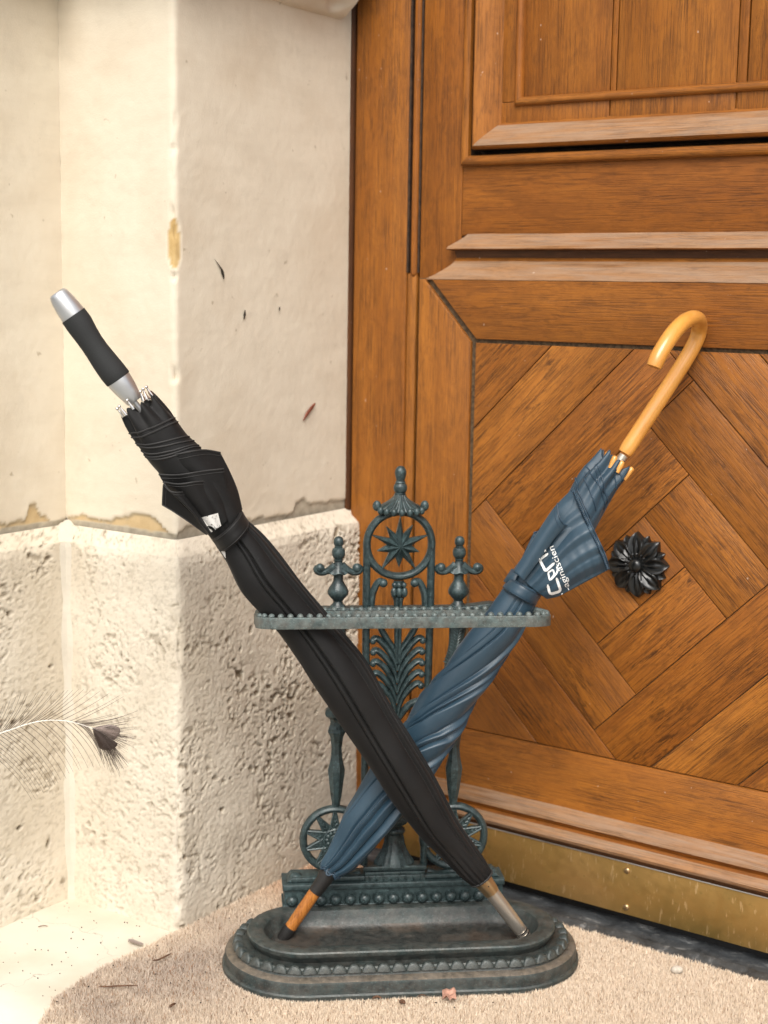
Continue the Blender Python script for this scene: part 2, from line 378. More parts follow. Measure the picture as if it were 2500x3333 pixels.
def _floor():
    t = NT('doorstep_limestone'); v = t.mapping()
    n = t.noise(v, 6, 5); n2 = t.noise(v, 60, 4); ck = t.noise(v, 240, 2)
    c = t.ramp(n, [(.3, (.54, .47, .36)), (.6, (.64, .59, .49)), (.8, (.58, .54, .46))])
    c = t.mix(t.math('MULTIPLY', t.f(ck, .74, .78), .6), c, (.3, .24, .16))
    vo = t.node('ShaderNodeTexVoronoi', feature='DISTANCE_TO_EDGE'); vo.inputs['Scale'].default_value = 4.5
    wp = t.node('ShaderNodeVectorMath', operation='ADD'); wn_ = t.node('ShaderNodeTexNoise'); wn_.inputs['Scale'].default_value = 30; wn_.inputs['Detail'].default_value = 5; t.lk(v, wn_.inputs['Vector'])
    sw = t.node('ShaderNodeVectorMath', operation='SCALE'); sw.inputs['Scale'].default_value = .05; t.lk(wn_.outputs['Color'], sw.inputs[0]); t.lk(v, wp.inputs[0]); t.lk(sw.outputs[0], wp.inputs[1]); t.lk(wp.outputs[0], vo.inputs['Vector'])
    crk = t.math('MULTIPLY', t.f(vo.outputs['Distance'], .0, .004, 1, 0), t.f(n, .50, .58))
    c = t.mix(t.math('MULTIPLY', crk, .7), c, (.22, .18, .13))
    return t.fin(c, .7, t.bump(n2, .25, .0015), 0)
M['floor'] = _floor()
M['ground'] = plain('grey_paving', (.30, .30, .275), .85, 0, 40, .3, .15)
def _slate():
    t = NT('threshold_slate'); v = t.mapping()
    n = t.noise(v, 24, 6, .7, .6); n2 = t.noise(v, 160, 5, .7)
    c = t.ramp(n, [(.34, (.022, .024, .026)), (.56, (.060, .065, .069)), (.74, (.30, .30, .295))])
    c = t.mix(t.math('MULTIPLY', t.f(n2, .6, .7), .4), c, (.25, .24, .22))
    return t.fin(c, t.f(n2, .3, .7, .35, .6), t.bump(n2, .5, .0015), 0)
M['slate'] = _slate()
def _fibre():
    t = NT('coir_fibre'); at = t.node('ShaderNodeAttribute', attribute_name='Col')
    return t.fin(at.outputs['Color'], .7, None, 0, **{'Specular IOR Level': .25})
M['fibre'] = _fibre()
M['mat_back'] = plain('mat_backing', (.48, .33, .21), .9, 0, 500, .5, .3)
M['leaf'] = plain('dry_leaf_tissue', (.46, .25, .18), .7, 0, 160, .5, .35)
M['twig'] = plain('dry_brown_twig', (.10, .045, .02), .7, 0, 300, .4, .4)
M['bark_red'] = plain('red_brown_bark', (.20, .055, .028), .6, 0, 300, .4, .4)
M['dark'] = plain('dark_speck', (.025, .018, .010), .8)
M['pebble'] = plain('pale_pebble', (.50, .44, .36), .8, 0, 200, .3, .2)
M['rachis'] = plain('feather_shaft', (.80, .76, .68), .4)
M['barb'] = plain('feather_barb', (.055, .034, .024), .5)
M['eye'] = plain('feather_eye_mauve', (.20, .15, .125), .45, 0, 700, .3, .25, **{'Sheen Weight': .4})
M['eye_dark'] = plain('feather_eye_dark', (.055, .036, .024), .5, 0, 700, .3, .35)

# ================================================================== SETTING
CB, AK, AA, CEND = 1.4047, -1.3003, -1.508, 1.845           # plan of the stone: face B plane, corner, face A plane, end of C
m = MB(); m.box((-6, -8, -.35), (6, 6, -.15)); tag(m.build('ground', M['ground'], smooth=False), kind='structure')
# doorstep slab with a worn rounded nosing (front edge parallel to the door)
m = MB(); fr = []
e0, e1 = 1.128, 1.105
for i, a in enumerate(np.linspace(-2.6, 1.2, 60)):
    ed = 1.118 + .004 * math.sin(a * 9)
    row = [(2.2, 0), (1.5, 0), (ed + .05, 0), (ed + .02, -.003), (ed + .006, -.010), (ed - .004, -.024), (ed - .006, -.05), (ed - .006, -.20)]
    fr.append([ac(a, c, z) for c, z in row])
m.grid(fr); tag(m.build('doorstep', M['floor'], sharp=60), kind='structure')

def stone_rows(segs, rows, step, fn, name, mats, parent, two_sided_close=True):
    """segs: function p -> list of plan corner points; rows: list of (z, p); displaced along the face normal"""
    pl = segs(0.0); counts = [max(2, int(round(np.linalg.norm(np.subtract(pl[i + 1], pl[i])) / step))) for i in range(len(pl) - 1)]
    V = []; N = []; W = []
    for z, p in rows:
        pts = segs(p); v = []; nn = []; ww = []
        for i in range(len(pts) - 1):
            q0, q1 = np.array(pts[i]), np.array(pts[i + 1]); t = (q1 - q0) / np.linalg.norm(q1 - q0); nrm = np.array([t[1], -t[0]])
            k = counts[i]
            for j in range(k + (1 if i == len(pts) - 2 else 0)):
                v.append(q0 + (q1 - q0) * j / k)
                if j == 0 and i > 0:
                    tp = np.array(pts[i]) - np.array(pts[i - 1]); tp = tp / np.linalg.norm(tp); npv = np.array([tp[1], -tp[0]]); b = nrm + npv; nn.append(b / np.linalg.norm(b))
                else: nn.append(nrm)
                dc = 9.0
                for ci in range(1, len(pts) - 1): dc = min(dc, np.linalg.norm(v[-1] - np.array(pts[ci])) + (0 if ci == len(pts) - 2 else 5))
                ww.append(dc)
        V.append([[x[0], x[1], z] for x in v]); N.append([[x[0], x[1], 0] for x in nn]); W.append(ww)
    V = np.array(V); N = np.array(N); W = np.array(W); sh = V.shape
    if len(pl) > 2:
        ic = sum(counts[:-1]); kk = max(2, int(round(.007 / step)))
        if segs is segBC:
            V2, N2 = V.copy(), N.copy()
            for i in range(ic - kk, ic + kk + 1):
                V2[:, i] = V[:, i - kk:i + kk + 1].mean(1); N2[:, i] = N[:, i - kk:i + kk + 1].mean(1)
            V, N = V2, N2 / np.linalg.norm(N2, axis=2)[:, :, None]
    disp, col = fn(V.reshape(-1, 3), W.ravel())
    cx_ = np.linalg.norm(V[:, :, :2] - np.array([AA, CB]), axis=2).ravel()
    disp = disp * sstep(.018, .034, cx_) if segs is segBC or segs is segA else disp
    Vd = V.reshape(-1, 3) + N.reshape(-1, 3) * disp[:, None]
    Wd = np.array([ac(*p) for p in Vd]).reshape(sh)
    mb = MB(); mb.grid(Wd); mb.col = np.column_stack([col, np.ones(len(disp))])
    return mb.build(name, mats, parent, sharp=None)

def segA(p): return [(AA - p - 1.6, 1.10 + p), (AA - p, 1.10 + p), (AA - p, CB + p)]
def segBC(p): return [(AA - p, CB + p), (AK - p, CB + p), (AK - p, CEND)]
def base_fn(P, dc):
    n0 = fbm(P, 95, 4, 1); n2 = vn(P, 420, 3); big = vn(P, 18, 5)
    Q = P * np.array([1, 1, 1.25])
    dens = sstep(.30, .75, vn(P, 9, 21)) * sstep(.03, .22, P[:, 2])
    isC = (P[:, 1] > CB + .004); dens = np.where(isC, .45 + .60 * dens, np.where(P[:, 0] < AA + .004, .50 + .55 * dens, .25 + .55 * dens))
    cl = sstep(.38, .68, fbm(P, 14, 3, 24)) * dens
    pit = .50 * sstep(.68, .75, vn(Q, 250, 11)) * (.25 + .75 * cl) + .75 * sstep(.72, .78, vn(Q, 150, 12)) * (.12 + .88 * cl) + .95 * sstep(.80, .86, vn(Q, 90, 14)) * cl + 1.3 * sstep(.90, .94, vn(Q, 55, 16)) * dens
    n5 = fbm(P, 230, 3, 7)
    d = (n0 - .5) * .0007 + (n5 - .5) * .0009 + (n2 - .5) * .0006 + (big - .5) * .003 - pit * .0046
    d -= sstep(.014, .0, dc) * (.0008 + .011 * vn(P, 45, 8) ** 2.2)
    d -= sstep(.505, .520, P[:, 2]) * (.001 + .004 * vn(P, 28, 9)) * sstep(.534, .520, P[:, 2])
    d = d * (1 - .8 * sstep(.528, .536, P[:, 2]))
    streak = sstep(.62, .80, vn(P * np.array([1, 1, .22]), 55, 22)) * sstep(.5, .8, vn(P, 8, 23)) * np.where(isC, 1, .2)
    g = np.clip(pit * np.where(isC, 1.35, 1.0) + .16 * streak + .22 * sstep(.58, .75, n5), 0, 1)  # pits darkened: dirt in the pores plus shade put into the colour
    return d, np.column_stack([np.zeros(len(d)), g, np.zeros(len(d))])
LB = [(0, .003), (.08, .008), (.15, .013), (.3, .009), (.42, .012), (.47, .018), (.55, .016), (.62, .026), (.76, .027), (.84, .018), (.92, .006), (1, .001)]
LC = [(0, .004), (.05, .012), (.16, .016), (.28, .014), (.36, .006), (.62, .003), (.66, .004), (.69, .019), (.74, .022), (.78, .013), (.9, .011), (1, .009)]
LA = [(0, .001), (.10, .002), (.13, .010), (.18, .012), (.22, .032), (.26, .033), (.29, .010), (.5, .010), (1, .008)]
def shaft_fn(P, dc):
    n1 = fbm(P, 22, 4, 31); n2 = vn(P, 160, 33); n4 = fbm(P, 60, 3, 34)
    d = (n1 - .5) * .0008 + (n2 - .5) * .0005 + (n4 - .5) * .0004
    d -= sstep(.012, .0, dc) * (.0006 + .008 * sstep(.58, .85, vn(P, 55, 35)) * sstep(1.15, .95, P[:, 2]))
    e = ((P[:, 2] - KCHIP[2]) / .033) ** 2 + (np.maximum(dc, 0) / .0125) ** 2 + .35 * (vn(P, 120, 36) - .5)
    k = sstep(1.0, .9, e); d -= k * .002
    onA = P[:, 1] < CB + .020; onA &= P[:, 0] < AA + .02
    isC = P[:, 1] > CB + .030
    tB = np.clip((P[:, 0] - (AA - .025)) / (AK - AA), 0, 1); tC = np.clip((P[:, 1] - CB - .025) / .375, 0, 1); tA = np.clip((CB + .025 - P[:, 1]) / .25, 0, 1)
    ex = np.where(isC, interp(LC, tC), np.where(onA, interp(LA, tA), interp(LB, tB)))
    lim = .5395 + ex + .006 * (vn(P, 110, 38) - .5) + .004 * (vn(P, 300, 39) - .5)
    o = sstep(lim + .001, lim - .001, P[:, 2]); d -= o * .003
    mort = sstep(.5445, .5415, P[:, 2] + .004 * (vn(P, 70, 40) - .5))
    rim = o * sstep(lim - .005, lim - .002, P[:, 2]) * .45
    och = np.where(isC, o * .12, o * .80) * (1 - mort * .85); grey = np.maximum(mort * .9, np.where(isC, o * .8, rim))
    return d, np.column_stack([np.maximum(och, k), np.zeros(len(d)), grey])
_kc = onp(575, 795, ac(AK - .025, CB + .025), DV); KCHIP = np.array([0, 0, _kc[2]])
def cornice_fn(P, dc):
    return (fbm(P, 30, 4, 51) - .5) * .010 - .010 * sstep(.60, .8, vn(P, 26, 52)), np.zeros((len(P), 3))
rows_base = [(z, 0.0) for z in np.arange(-.02, .517, .0019)] + [(.517 + .019 * t, .025 * t) for t in np.linspace(0, 1, 9)]
rows_shaft = [(z, .025) for z in list(np.arange(.533, .62, .003)) + list(np.arange(.62, 1.10, .0035)) + list(np.linspace(1.10, 1.32, 36))]
segBCc = lambda p: [(AA - p, CB + p), (AK - p, CB + p), (AK - p, 1.778)]
rows_corn = [(1.242, .027), (1.245, .017), (1.248, .011), (1.253, .008), (1.256, .004), (1.262, -.004), (1.268, -.016), (1.276, -.026), (1.29, -.03), (1.31, -.03), (1.33, -.034), (1.5, -.034), (2.6, -.034)]
pier = thing('stone_pier', 'cream limestone door pier beside the wooden door, with a pitted base block', 'pier', ac(AK, CB))
wall = thing('stone_wall', 'cream limestone wall stepping forward of the pier, behind the feather', 'wall', ac(AA, 1.2))
for th, sg in ((pier, segBC), (wall, segA)):
    th_loc = th.location.copy()
    for nm, rows, fn, mt, st in (('base_block', rows_base, base_fn, M['stone_rough'], .0019), ('shaft_block', rows_shaft, shaft_fn, M['stone'], .0035), ('cornice', rows_corn, cornice_fn, M['stone'], .006)):
        if sg is segA and nm != 'cornice':
            st = .0026
        o = stone_rows(segBCc if (nm == 'cornice' and sg is segBC) else sg, [(z + .009, p) for z, p in rows] if nm == 'cornice' else rows, st, fn, nm, mt, th)
        o.matrix_parent_inverse = Matrix.Translation(-th_loc)
b = MB(); P = []
for z in np.arange(-.01, .545, .006):
    ww_ = .007 + .006 * vn(np.array([[0, 0, z]]), 30, 45)[0]
    q_ = [(AA - .012, CB - ww_ - .004), (AA - .0006, CB - ww_), (AA + .30 * ww_, CB - .30 * ww_), (AA + ww_, CB + .0006), (AA + ww_ + .004, CB + .012)]
    dz_ = .030 * sstep(.515, .545, z)
    P.append([ac(a - dz_, c + dz_, z) for a, c in q_])
b.grid(P); b.col = [(0, 0, 0, 1)] * len(b.v)
o = b.build('mortar_joint', M['mortar'], pier); o.matrix_parent_inverse = Matrix.Translation(-pier.location)
# building mass behind the stone so that no light leaks
m = MB()
for q in ([(-3.1, 1.17), (AA - .08, 1.17), (AA - .08, CB + .08), (AK - .09, CB + .08), (AK - .09, 2.05), (-3.1, 2.05)],):
    lo = [tuple(ac(a, c, -.1)) for a, c in q]; hi = [tuple(ac(a, c, 2.6)) for a, c in q]; n = len(q)
    m.add(lo + hi, [(i, (i + 1) % n, (i + 1) % n + n, i + n) for i in range(n)] + [tuple(range(n))[::-1], tuple(range(n, 2 * n))])
o = m.build('core_block', M['stone'], wall, smooth=False); o.matrix_parent_inverse = Matrix.Translation(-wall.location)

# slate threshold strip
m = MB(); P = []
for c in np.linspace(1.66, 2.0, 60):
    P.append([ac(a, c, .004 + .004 * vn(np.array([[a, c, 0]]), 30, 61)[0] + .002 * vn(np.array([[a, c, 0]]), 110, 62)[0] + (.004 if 1.752 < c < 1.757 else 0)) for a in np.linspace(-1.35, -.2, 200)])
m.grid(P); tag(m.build('slate_threshold', M['slate'], sharp=None), kind='structure')

# ================================================================== DOOR
D0 = 1.79; DOR = ac(-1.20, 1.81)
def dp(x, y, h=0.0):
    P = onp(x, y, CV * (D0 - h), CV); return np.array([P @ DV, P[2]])
LX = lambda a: a + 1.20
LYh = lambda h: (D0 - h) - 1.81
frame = thing('door_frame', 'brown oak door frame post fixed against the stone pier', 'door frame', DOR, -YAW)
door = thing('wooden_door', 'varnished oak door with herringbone panel, black rosette and brass kick plate', 'door', DOR, -YAW)
def board(name, poly, h, depth, mat, parent, bev=.0015, grain=0.0, jitter=0):
    """polygon (a,z) -> board whose local X runs along the grain"""
    poly = [np.array(p) for p in poly]; c = sum(poly) / len(poly)
    ca, sa = math.cos(grain), math.sin(grain)
    q = [(ca * (p - c)[0] + sa * (p - c)[1], -sa * (p - c)[0] + ca * (p - c)[1]) for p in poly]
    b = MB(); b.prism(q, 0, depth, bev)
    o = b.build(name, mat, parent, smooth=True, sharp=25, loc=(LX(c[0]), LYh(h), c[1]), rot=(0, -grain, 0))
    return o
def rect(a0, a1, z0, z1_): return [(a0, z0), (a1, z0), (a1, z1_), (a0, z1_)]
# fixed frame
board('stile', rect(-1.318, -1.2225, -.0, 1.75), -.02, .06, M['oak_z'], frame, .003)
b = MB()
for (a0, a1, h) in ((-1.336, -1.3285, -.012), (-1.3285, -1.3215, -.006), (-1.3215, -1.317, -.028)):
    b.tube([(LX((a0 + a1) / 2), LYh(h - .02), 0.0), (LX((a0 + a1) / 2), LYh(h - .02), 1.75)], (a1 - a0) * .62, 10, ref=(0, 1, 0), flat=2.2)
b.build('jamb_bead', M['oak_dark_z'], frame)
b = MB(); b.tube([(LX(-1.2105), LYh(-.031), .893), (LX(-1.2105), LYh(-.031), 1.75)], .0075, 14, ref=(0, 1, 0), flat=1.9)
b.sphere((LX(-1.2105), LYh(-.031), .893), .0075, sc=(1, 1.9, 1.3)); b.build('meeting_bead', M['oak_z'], frame)
board('stile', rect(-1.2215, -1.2045, 0, .892), -.0205, .05, M['oak_z'], frame, .003)
b = MB()
for a0, a1 in ((-1.2218, -1.2188), (-1.2030, -1.2003)): b.box((LX(a0), LYh(-.034), .893), (LX(a1), LYh(-.0192), 1.75))
b.box((LX(-1.2225), LYh(-.040), .0), (LX(-1.18), LYh(-.030), .893)); b.build('meeting_gap', M['oak_core'], frame, smooth=False)
# leaf
b = MB(); b.box((LX(-1.40), LYh(-.058), .03), (LX(.25), LYh(-.10), 1.9)); b.build('light_block_core', M['oak_core'], door, smooth=False)  # unseen dark box added behind the boards to block light
board('stile', rect(-1.2, -1.1306, .88, 1.75), -.0205, .035, M['oak_z'], door, .002)
board('rail', rect(-1.1302, .2, .945, 1.0420), -.0208, .035, M['oak_x'], door, .0015)
# upper panel boards
for a0, a1 in ((-1.045, -.9105), (-.9092, -.9017), (-.9000, -.7360), (-.7345, -.7225), (-.7205, -.545), (-.543, -.36)):
    board('plank', rect(a0, a1, 1.095, 1.75), -.0285, .02, M['oak_z'], door, .0012)
board('plank', rect(-1.0745, -1.046, 1.1255, 1.75), -.0265, .02, M['oak_z'], door, .001)
for a0, a1 in ((-1.0745, -.9092), (-.9075, -.7345), (-.7320, -.36)):
    board('plank', rect(a0, a1, 1.088, 1.125), -.0265, .02, M['oak_z'], door, .001)
prof = [(0, -.021), (.0005, -.015), (.003, -.0115), (.008, -.0105), (.013, -.0125), (.0146, -.018), (.0148, -.045), (.0212, -.045), (.0214, -.0135), (.0228, -.0065), (.026, -.0035), (.031, -.0045),
        (.039, -.0090), (.047, -.0160), (.054, -.0225), (.0575, -.0265), (.0590, -.0272)]
profb = [(.0785, -.0285), (.0790, -.0235), (.0815, -.0200), (.0850, -.0193), (.0885, -.0215), (.0905, -.0255), (.0908, -.031)]
def lsweep(name, pr, mats, mi_fn, parent):
    mb = MB(); rows = []
    for q, h in pr:
        a = -1.1304 + q; z = 1.0406 + q
        rows.append([(LX(a), LYh(h), 1.75), (LX(a), LYh(h), 1.3), (LX(a), LYh(h), z + .02), (LX(a), LYh(h), z)])
    mb.grid(rows); mb.m = [2 if mi_fn(i // 3) == 2 else 0 for i in range(len(mb.f))]
    rows2 = []
    for q, h in pr:
        a = -1.1304 + q; z = 1.0406 + q
        rows2.append([(LX(a), LYh(h), z), (LX(a + .02), LYh(h), z), (LX(-.8), LYh(h), z), (LX(.1), LYh(h), z)])
    mb2 = MB(); mb2.grid(rows2)
    mb2.m = [mi_fn(i // 3) for i in range(len(mb2.f))]
    mb.build(name, [M['oak_z'], M['oak_z'], M['oak_core']], parent, sharp=45); mb2.build(name, mats, parent, sharp=45)
lsweep('panel_moulding', prof, [M['oak_x'], M['oak_worn_sheen'], M['oak_core']], lambda j: 1 if 10 <= j <= 13 else (2 if 5 <= j <= 7 else 0), door)  # groove rows take the dark wood: shade in the groove put into colour
lsweep('panel_bead', profb, [M['oak_x'], M['oak_worn_sheen']], lambda j: 0, door)
# drip ledges over the herringbone panel
def hmould(name, pr, xr, mats, mis, parent, hb=-.024, nseg=60, wob=.0006):
    mb = MB(); rows = []
    for z, h, xl in pr:
        xs = np.concatenate([[xl], np.linspace(xl + .01, xr, nseg)])
        rows.append([(LX(x), LYh(h + wob * (vn(np.array([[x, z, 0]]), 25, 71)[0] - .5)), z + wob * (vn(np.array([[x, z, 3]]), 30, 72)[0] - .5)) for x in xs])
    mb.grid(rows); mb.m = [mis[i // (len(rows[0]) - 1)] for i in range(len(mb.f))]
    capr = [[(LX(pr[k][2]), LYh(pr[k][1]), pr[k][0]), (LX(pr[k][2] - .001), LYh(hb), pr[k][0])] for k in range(len(pr))]
    o = mb.grid(capr); 
    return mb.build(name, mats, parent, sharp=40)
led = [(.948, -.0215, -1.119), (.944, -.0180, -1.122), (.937, -.0118, -1.131), (.930, -.0040, -1.1415), (.9265, -.0025, -1.1435), (.9250, -.0040, -1.1425), (.9238, -.0170, -1.138), (.914, -.0190, -1.136),
       (.9095, -.0150, -1.1365), (.9050, -.0120, -1.140), (.8985, -.0080, -1.149), (.8905, -.0030, -1.162), (.8850, .0004, -1.1735), (.8835, .0004, -1.1740), (.8825, -.004, -1.174)]
hmould('drip_ledge', led, .2, [M['oak_worn_sheen'], M['oak_dark'], M['oak_x']], [0, 0, 0, 0, 2, 1, 1, 2, 0, 0, 0, 0, 0, 2], door)
# frame of the herringbone panel
PL, PR_, PB, PT = -1.0950, -.5604, .2360, .7960
TLx, TLz = -1.1745, .8840
board('rail', [(TLx + .009, .8832), (PL + .006, PT + .0055), (PR_ - .006, PT + .0055), (-.47, .8832)], 0, .03, M['oak_x'], door, .0012)
board('stile', [(-1.1865, .130), (TLx - .008, .130), (PL - .002, PB), (PL - .003, PT + .001), (TLx - .003, .8838), (-1.1865, .8838)], 0, .03, M['oak_z'], door, .0015)
board('rail', [(-1.165, .146), (PL + .001, PB - .0012), (PR_, PB - .0012), (-.44, .146)], 0, .03, M['oak_x'], door, .001)
board('stile', rect(PR_ + .004, -.44, .15, .885), 0, .03, M['oak_z'], door, .0012)
b = MB(); b.box((LX(-1.19), LYh(-.006), .14), (LX(-.44), LYh(-.04), .885)); b.build('panel_backing', M['joint'], door, smooth=False)
# herringbone: each plank is a rectangle on a 45 degree grid clipped by the panel
s_, p0, q0 = .0864, -.9466, -.2183
def pq(p, q): P = p0 + s_ * p; Q = q0 + s_ * q; return np.array([(P + Q) / 2 ** .5, (Q - P) / 2 ** .5])
def clip(poly, lo, hi):
    for ax, lim, sgn in ((0, lo[0], 1), (0, hi[0], -1), (1, lo[1], 1), (1, hi[1], -1)):
        out = []
        for i in range(len(poly)):
            p, q = poly[i - 1], poly[i]; dp_, dq = sgn * (p[ax] - lim), sgn * (q[ax] - lim)
            if dp_ * dq < 0: out.append(p + (q - p) * dp_ / (dp_ - dq))
            if dq >= 0: out.append(q)
        poly = out
        if len(poly) < 3: return []
    res = []
    for p in poly:
        if not res or np.linalg.norm(p - res[-1]) > 1e-4: res.append(p)
    if len(res) > 2 and np.linalg.norm(res[0] - res[-1]) < 1e-4: res.pop()
    return res
SL = R_(45); BK = -R_(45); BIG = 9
cells = [(-.5, .5, -.5, .5, BK), (-1.5, -.5, -1.5, 1.5, SL), (-.5, .5, -1.5, -.5, BK), (-.5, 1.5, .5, 1.5, BK), (.5, 1.5, -1.5, .5, SL),
         (-2.5, 1.5, -2.5, -1.5, BK), (-2.5, -1.5, -1.5, 2.5, SL), (-1.5, 1.5, 1.5, 2.5, BK), (1.5, 2.5, -2.5, 2.5, SL),
         (-3.5, -2.5, -BIG, BIG, SL), (-4.5, -3.5, -BIG, BIG, SL), (-5.5, -4.5, -BIG, BIG, SL),
         (-2.5, BIG, -3.5, -2.5, BK), (-2.5, BIG, -4.5, -3.5, BK), (-2.5, BIG, -5.5, -4.5, BK),
         (-2.5, 2.5, 2.5, 3.5, BK), (-2.5, 2.5, 3.5, 4.5, BK), (-2.5, 2.5, 4.5, 5.5, BK),
         (2.5, 3.5, -2.5, BIG, SL), (3.5, 4.5, -2.5, BIG, SL), (4.5, 5.5, -2.5, BIG, SL)]
M['oak_plank'] = wood('oak_figured', OL, (.295, .098, .0125), (.028, .010, .0035), 'X', .42, patch=.75, figure=1.6, dense=1.0)
for (pa, pb, qa, qb, g) in cells:
    e = .007
    poly = clip([pq(pa + e, qa + e), pq(pb - e, qa + e), pq(pb - e, qb - e), pq(pa + e, qb - e)], (PL + .004, PB), (PR_ - .004, PT))
    if len(poly) < 3: continue
    board('plank', poly, -.0025 + random.uniform(-.0004, .0004), .012, M['oak_plank'], door, .0008, g)
# bottom drip and brass
bot = [(.1525, -.001, -1.21), (.1505, .004, -1.21), (.146, .0095, -1.21), (.139, .0135, -1.21), (.134, .0140, -1.21), (.1300, .0100, -1.21), (.1265, .0085, -1.21), (.1235, .0120, -1.21), (.1190, .0175, -1.21),
       (.1130, .0200, -1.21), (.1085, .0185, -1.21), (.1045, .0150, -1.21), (.1010, .0120, -1.21), (.1000, .004, -1.21)]
hmould('bottom_drip', bot, .2, [M['oak_worn_sheen'], M['oak_dark'], M['oak_x']], [0, 0, 0, 0, 2, 2, 2, 0, 0, 0, 1, 1, 1], door, hb=-.03)
b = MB(); b.box((LX(-1.21), LYh(-.05), .030), (LX(.2), LYh(-.001), .150)); b.build('light_block_core', M['oak_core'], door, smooth=False)
b = MB()
b.prism([(LX(-1.208), .0246), (LX(.2), .0246), (LX(.2), .0996), (LX(-1.208), .0996)], LYh(.0102), LYh(.004), .0006); kp = b.build('kick_plate', M['brass'], door, sharp=30)
b = MB(); b.tube([(LX(-1.208), LYh(.0108), .0993), (LX(.2), LYh(.0108), .0993)], .0011, 8); b.build('edge_highlight', M['champagne'], kp)  # pale tube added as a highlight along the plate's top edge
b = MB(); b.box((LX(-1.21), LYh(-.03), .004), (LX(.2), LYh(-.012), .031)); b.build('gap_shade_strip', M['rubber'], door, smooth=False)  # dark strip added as the shade in the gap under the door
for px_ in ((2041, 2834), (2038, 2953)):
    a, z = dp(*px_, .01); b = MB()
    b.lathe([(.0046, 0), (.0044, .0010), (.0035, .0019), (.0018, .0024), (.0001, .0025)], (LX(a), LYh(.0100), z), ax=(0, -1, 0), e=(1, 0, 0), seg=16)
    b.box((LX(a) - .0040, LYh(.0128), z - .0004), (LX(a) + .0040, LYh(.0122), z + .0004)); b.build('screw', M['gold'], kp)
# rosette
RA, RZ_ = dp(2077, 1838); RR = .0445
ros = bpy.data.objects.new('rosette', None); COL.objects.link(ros); ros.parent = door; ros.location = (LX(RA), LYh(-.0025), RZ_)
def petal(r0, r1, wmax, hmax, ribs):
    P = []; nu = 15; nv = 13
    for j in range(nv):
        t = j / (nv - 1); r = r0 + (r1 - r0) * t
        wd = wmax * float(np.interp(t, [0, .3, .55, .72, .86, .95, 1], [.34, .78, .95, .84, .46, .20, .02]))
        row = []
        for i in range(nu):
            s = -1 + 2 * i / (nu - 1)
            h = hmax * (.55 + .45 * math.sin(math.pi * (t * .8 + .15))) * (1 - .15 * t)
            h += hmax * .38 * abs(s) ** 1.6 * math.sin(math.pi * t) ** .7
            if ribs: h += hmax * .16 * math.cos(s * math.pi * 3) * math.sin(math.pi * min(1, t * 1.2))
            if i in (0, nu - 1): h = 0
            if t == 1: h *= .5
            row.append((s * wd, -h, r))
        P.append(row)
    return np.array(P)
for cnt, off, r0, r1, wd, hm, nm in ((8, -4, .006, RR, .0142, .0110, 'petal'), (8, 18.5, .018, RR * .95, .0072, .0072, 'small_petal')):
    b = MB(); b.grid(petal(r0, r1, wd, hm, cnt == 8 and nm == 'petal')); o0 = b.build(nm, M['black_iron'], ros, sharp=60)
    for k in range(cnt):
        o = o0 if k == 0 else o0.copy()
        if k: COL.objects.link(o); o.parent = ros
        o.rotation_euler = (0, R_(45 * k + off), 0)
b = MB()
b.lathe([(.0165, .001), (.0150, .008), (.0120, .0095), (.0105, .0085), (.0098, .0090), (.0095, .0120), (.0080, .0150), (.0050, .0170), (.0001, .0176)], (0, 0, 0), ax=(0, -1, 0), e=(1, 0, 0), seg=28)
for k in range(16):
    t = 2 * math.pi * k / 16; b.sphere((.0150 * math.sin(t), -.0085, .0150 * math.cos(t)), .0030, 8, 6)
b.build('boss', M['black_iron'], ros)

# ================================================================== DOORMAT
def catr(pts, n): return smoothline(pts, n)
edge = [(-1.292, 1.726), (-1.293, 1.45), (-1.296, 1.286), (-1.293, 1.222), (-1.283, 1.165), (-1.248, 1.108), (-1.19, 1.07), (-1.05, 1.055), (-.6, 1.05), (-.25, 1.05), (-.25, 1.726)]
mat = thing('doormat', 'thick beige coir doormat laid between the stone pier and the oak door', 'doormat', ac(-.9, 1.4))
ml = np.array(mat.location)
b = MB(); n = len(edge)
b.add([ac(a, c, .003) - ml for a, c in edge] + [ac(a, c, .0075) - ml for a, c in edge], [tuple(range(n)), tuple(range(n, 2 * n))[::-1]] + [(i, (i + 1) % n, (i + 1) % n + n, i + n) for i in range(n)])
b.build('backing', M['mat_back'], mat, smooth=False)
E_ = np.array(edge)
def inside(A, Cc):
    r = np.zeros(len(A), bool)
    for i in range(n):
        x0, y0 = E_[i - 1]; x1, y1 = E_[i]
        k = ((y0 > Cc) != (y1 > Cc)) & (A < (x1 - x0) * (Cc - y0) / (y1 - y0 + 1e-12) + x0); r ^= k
    return r
NF = 420000
A = rng.uniform(-1.31, -.40, NF * 2); Cq = rng.uniform(1.02, 1.735, NF * 2)
jit = .004 * (vn(np.column_stack([A, Cq, 0 * A]), 160, 81) - .5)
k = inside(A + jit, Cq + jit); A, Cq = A[k], Cq[k]
Wp = A[:, None] * DV + Cq[:, None] * CV
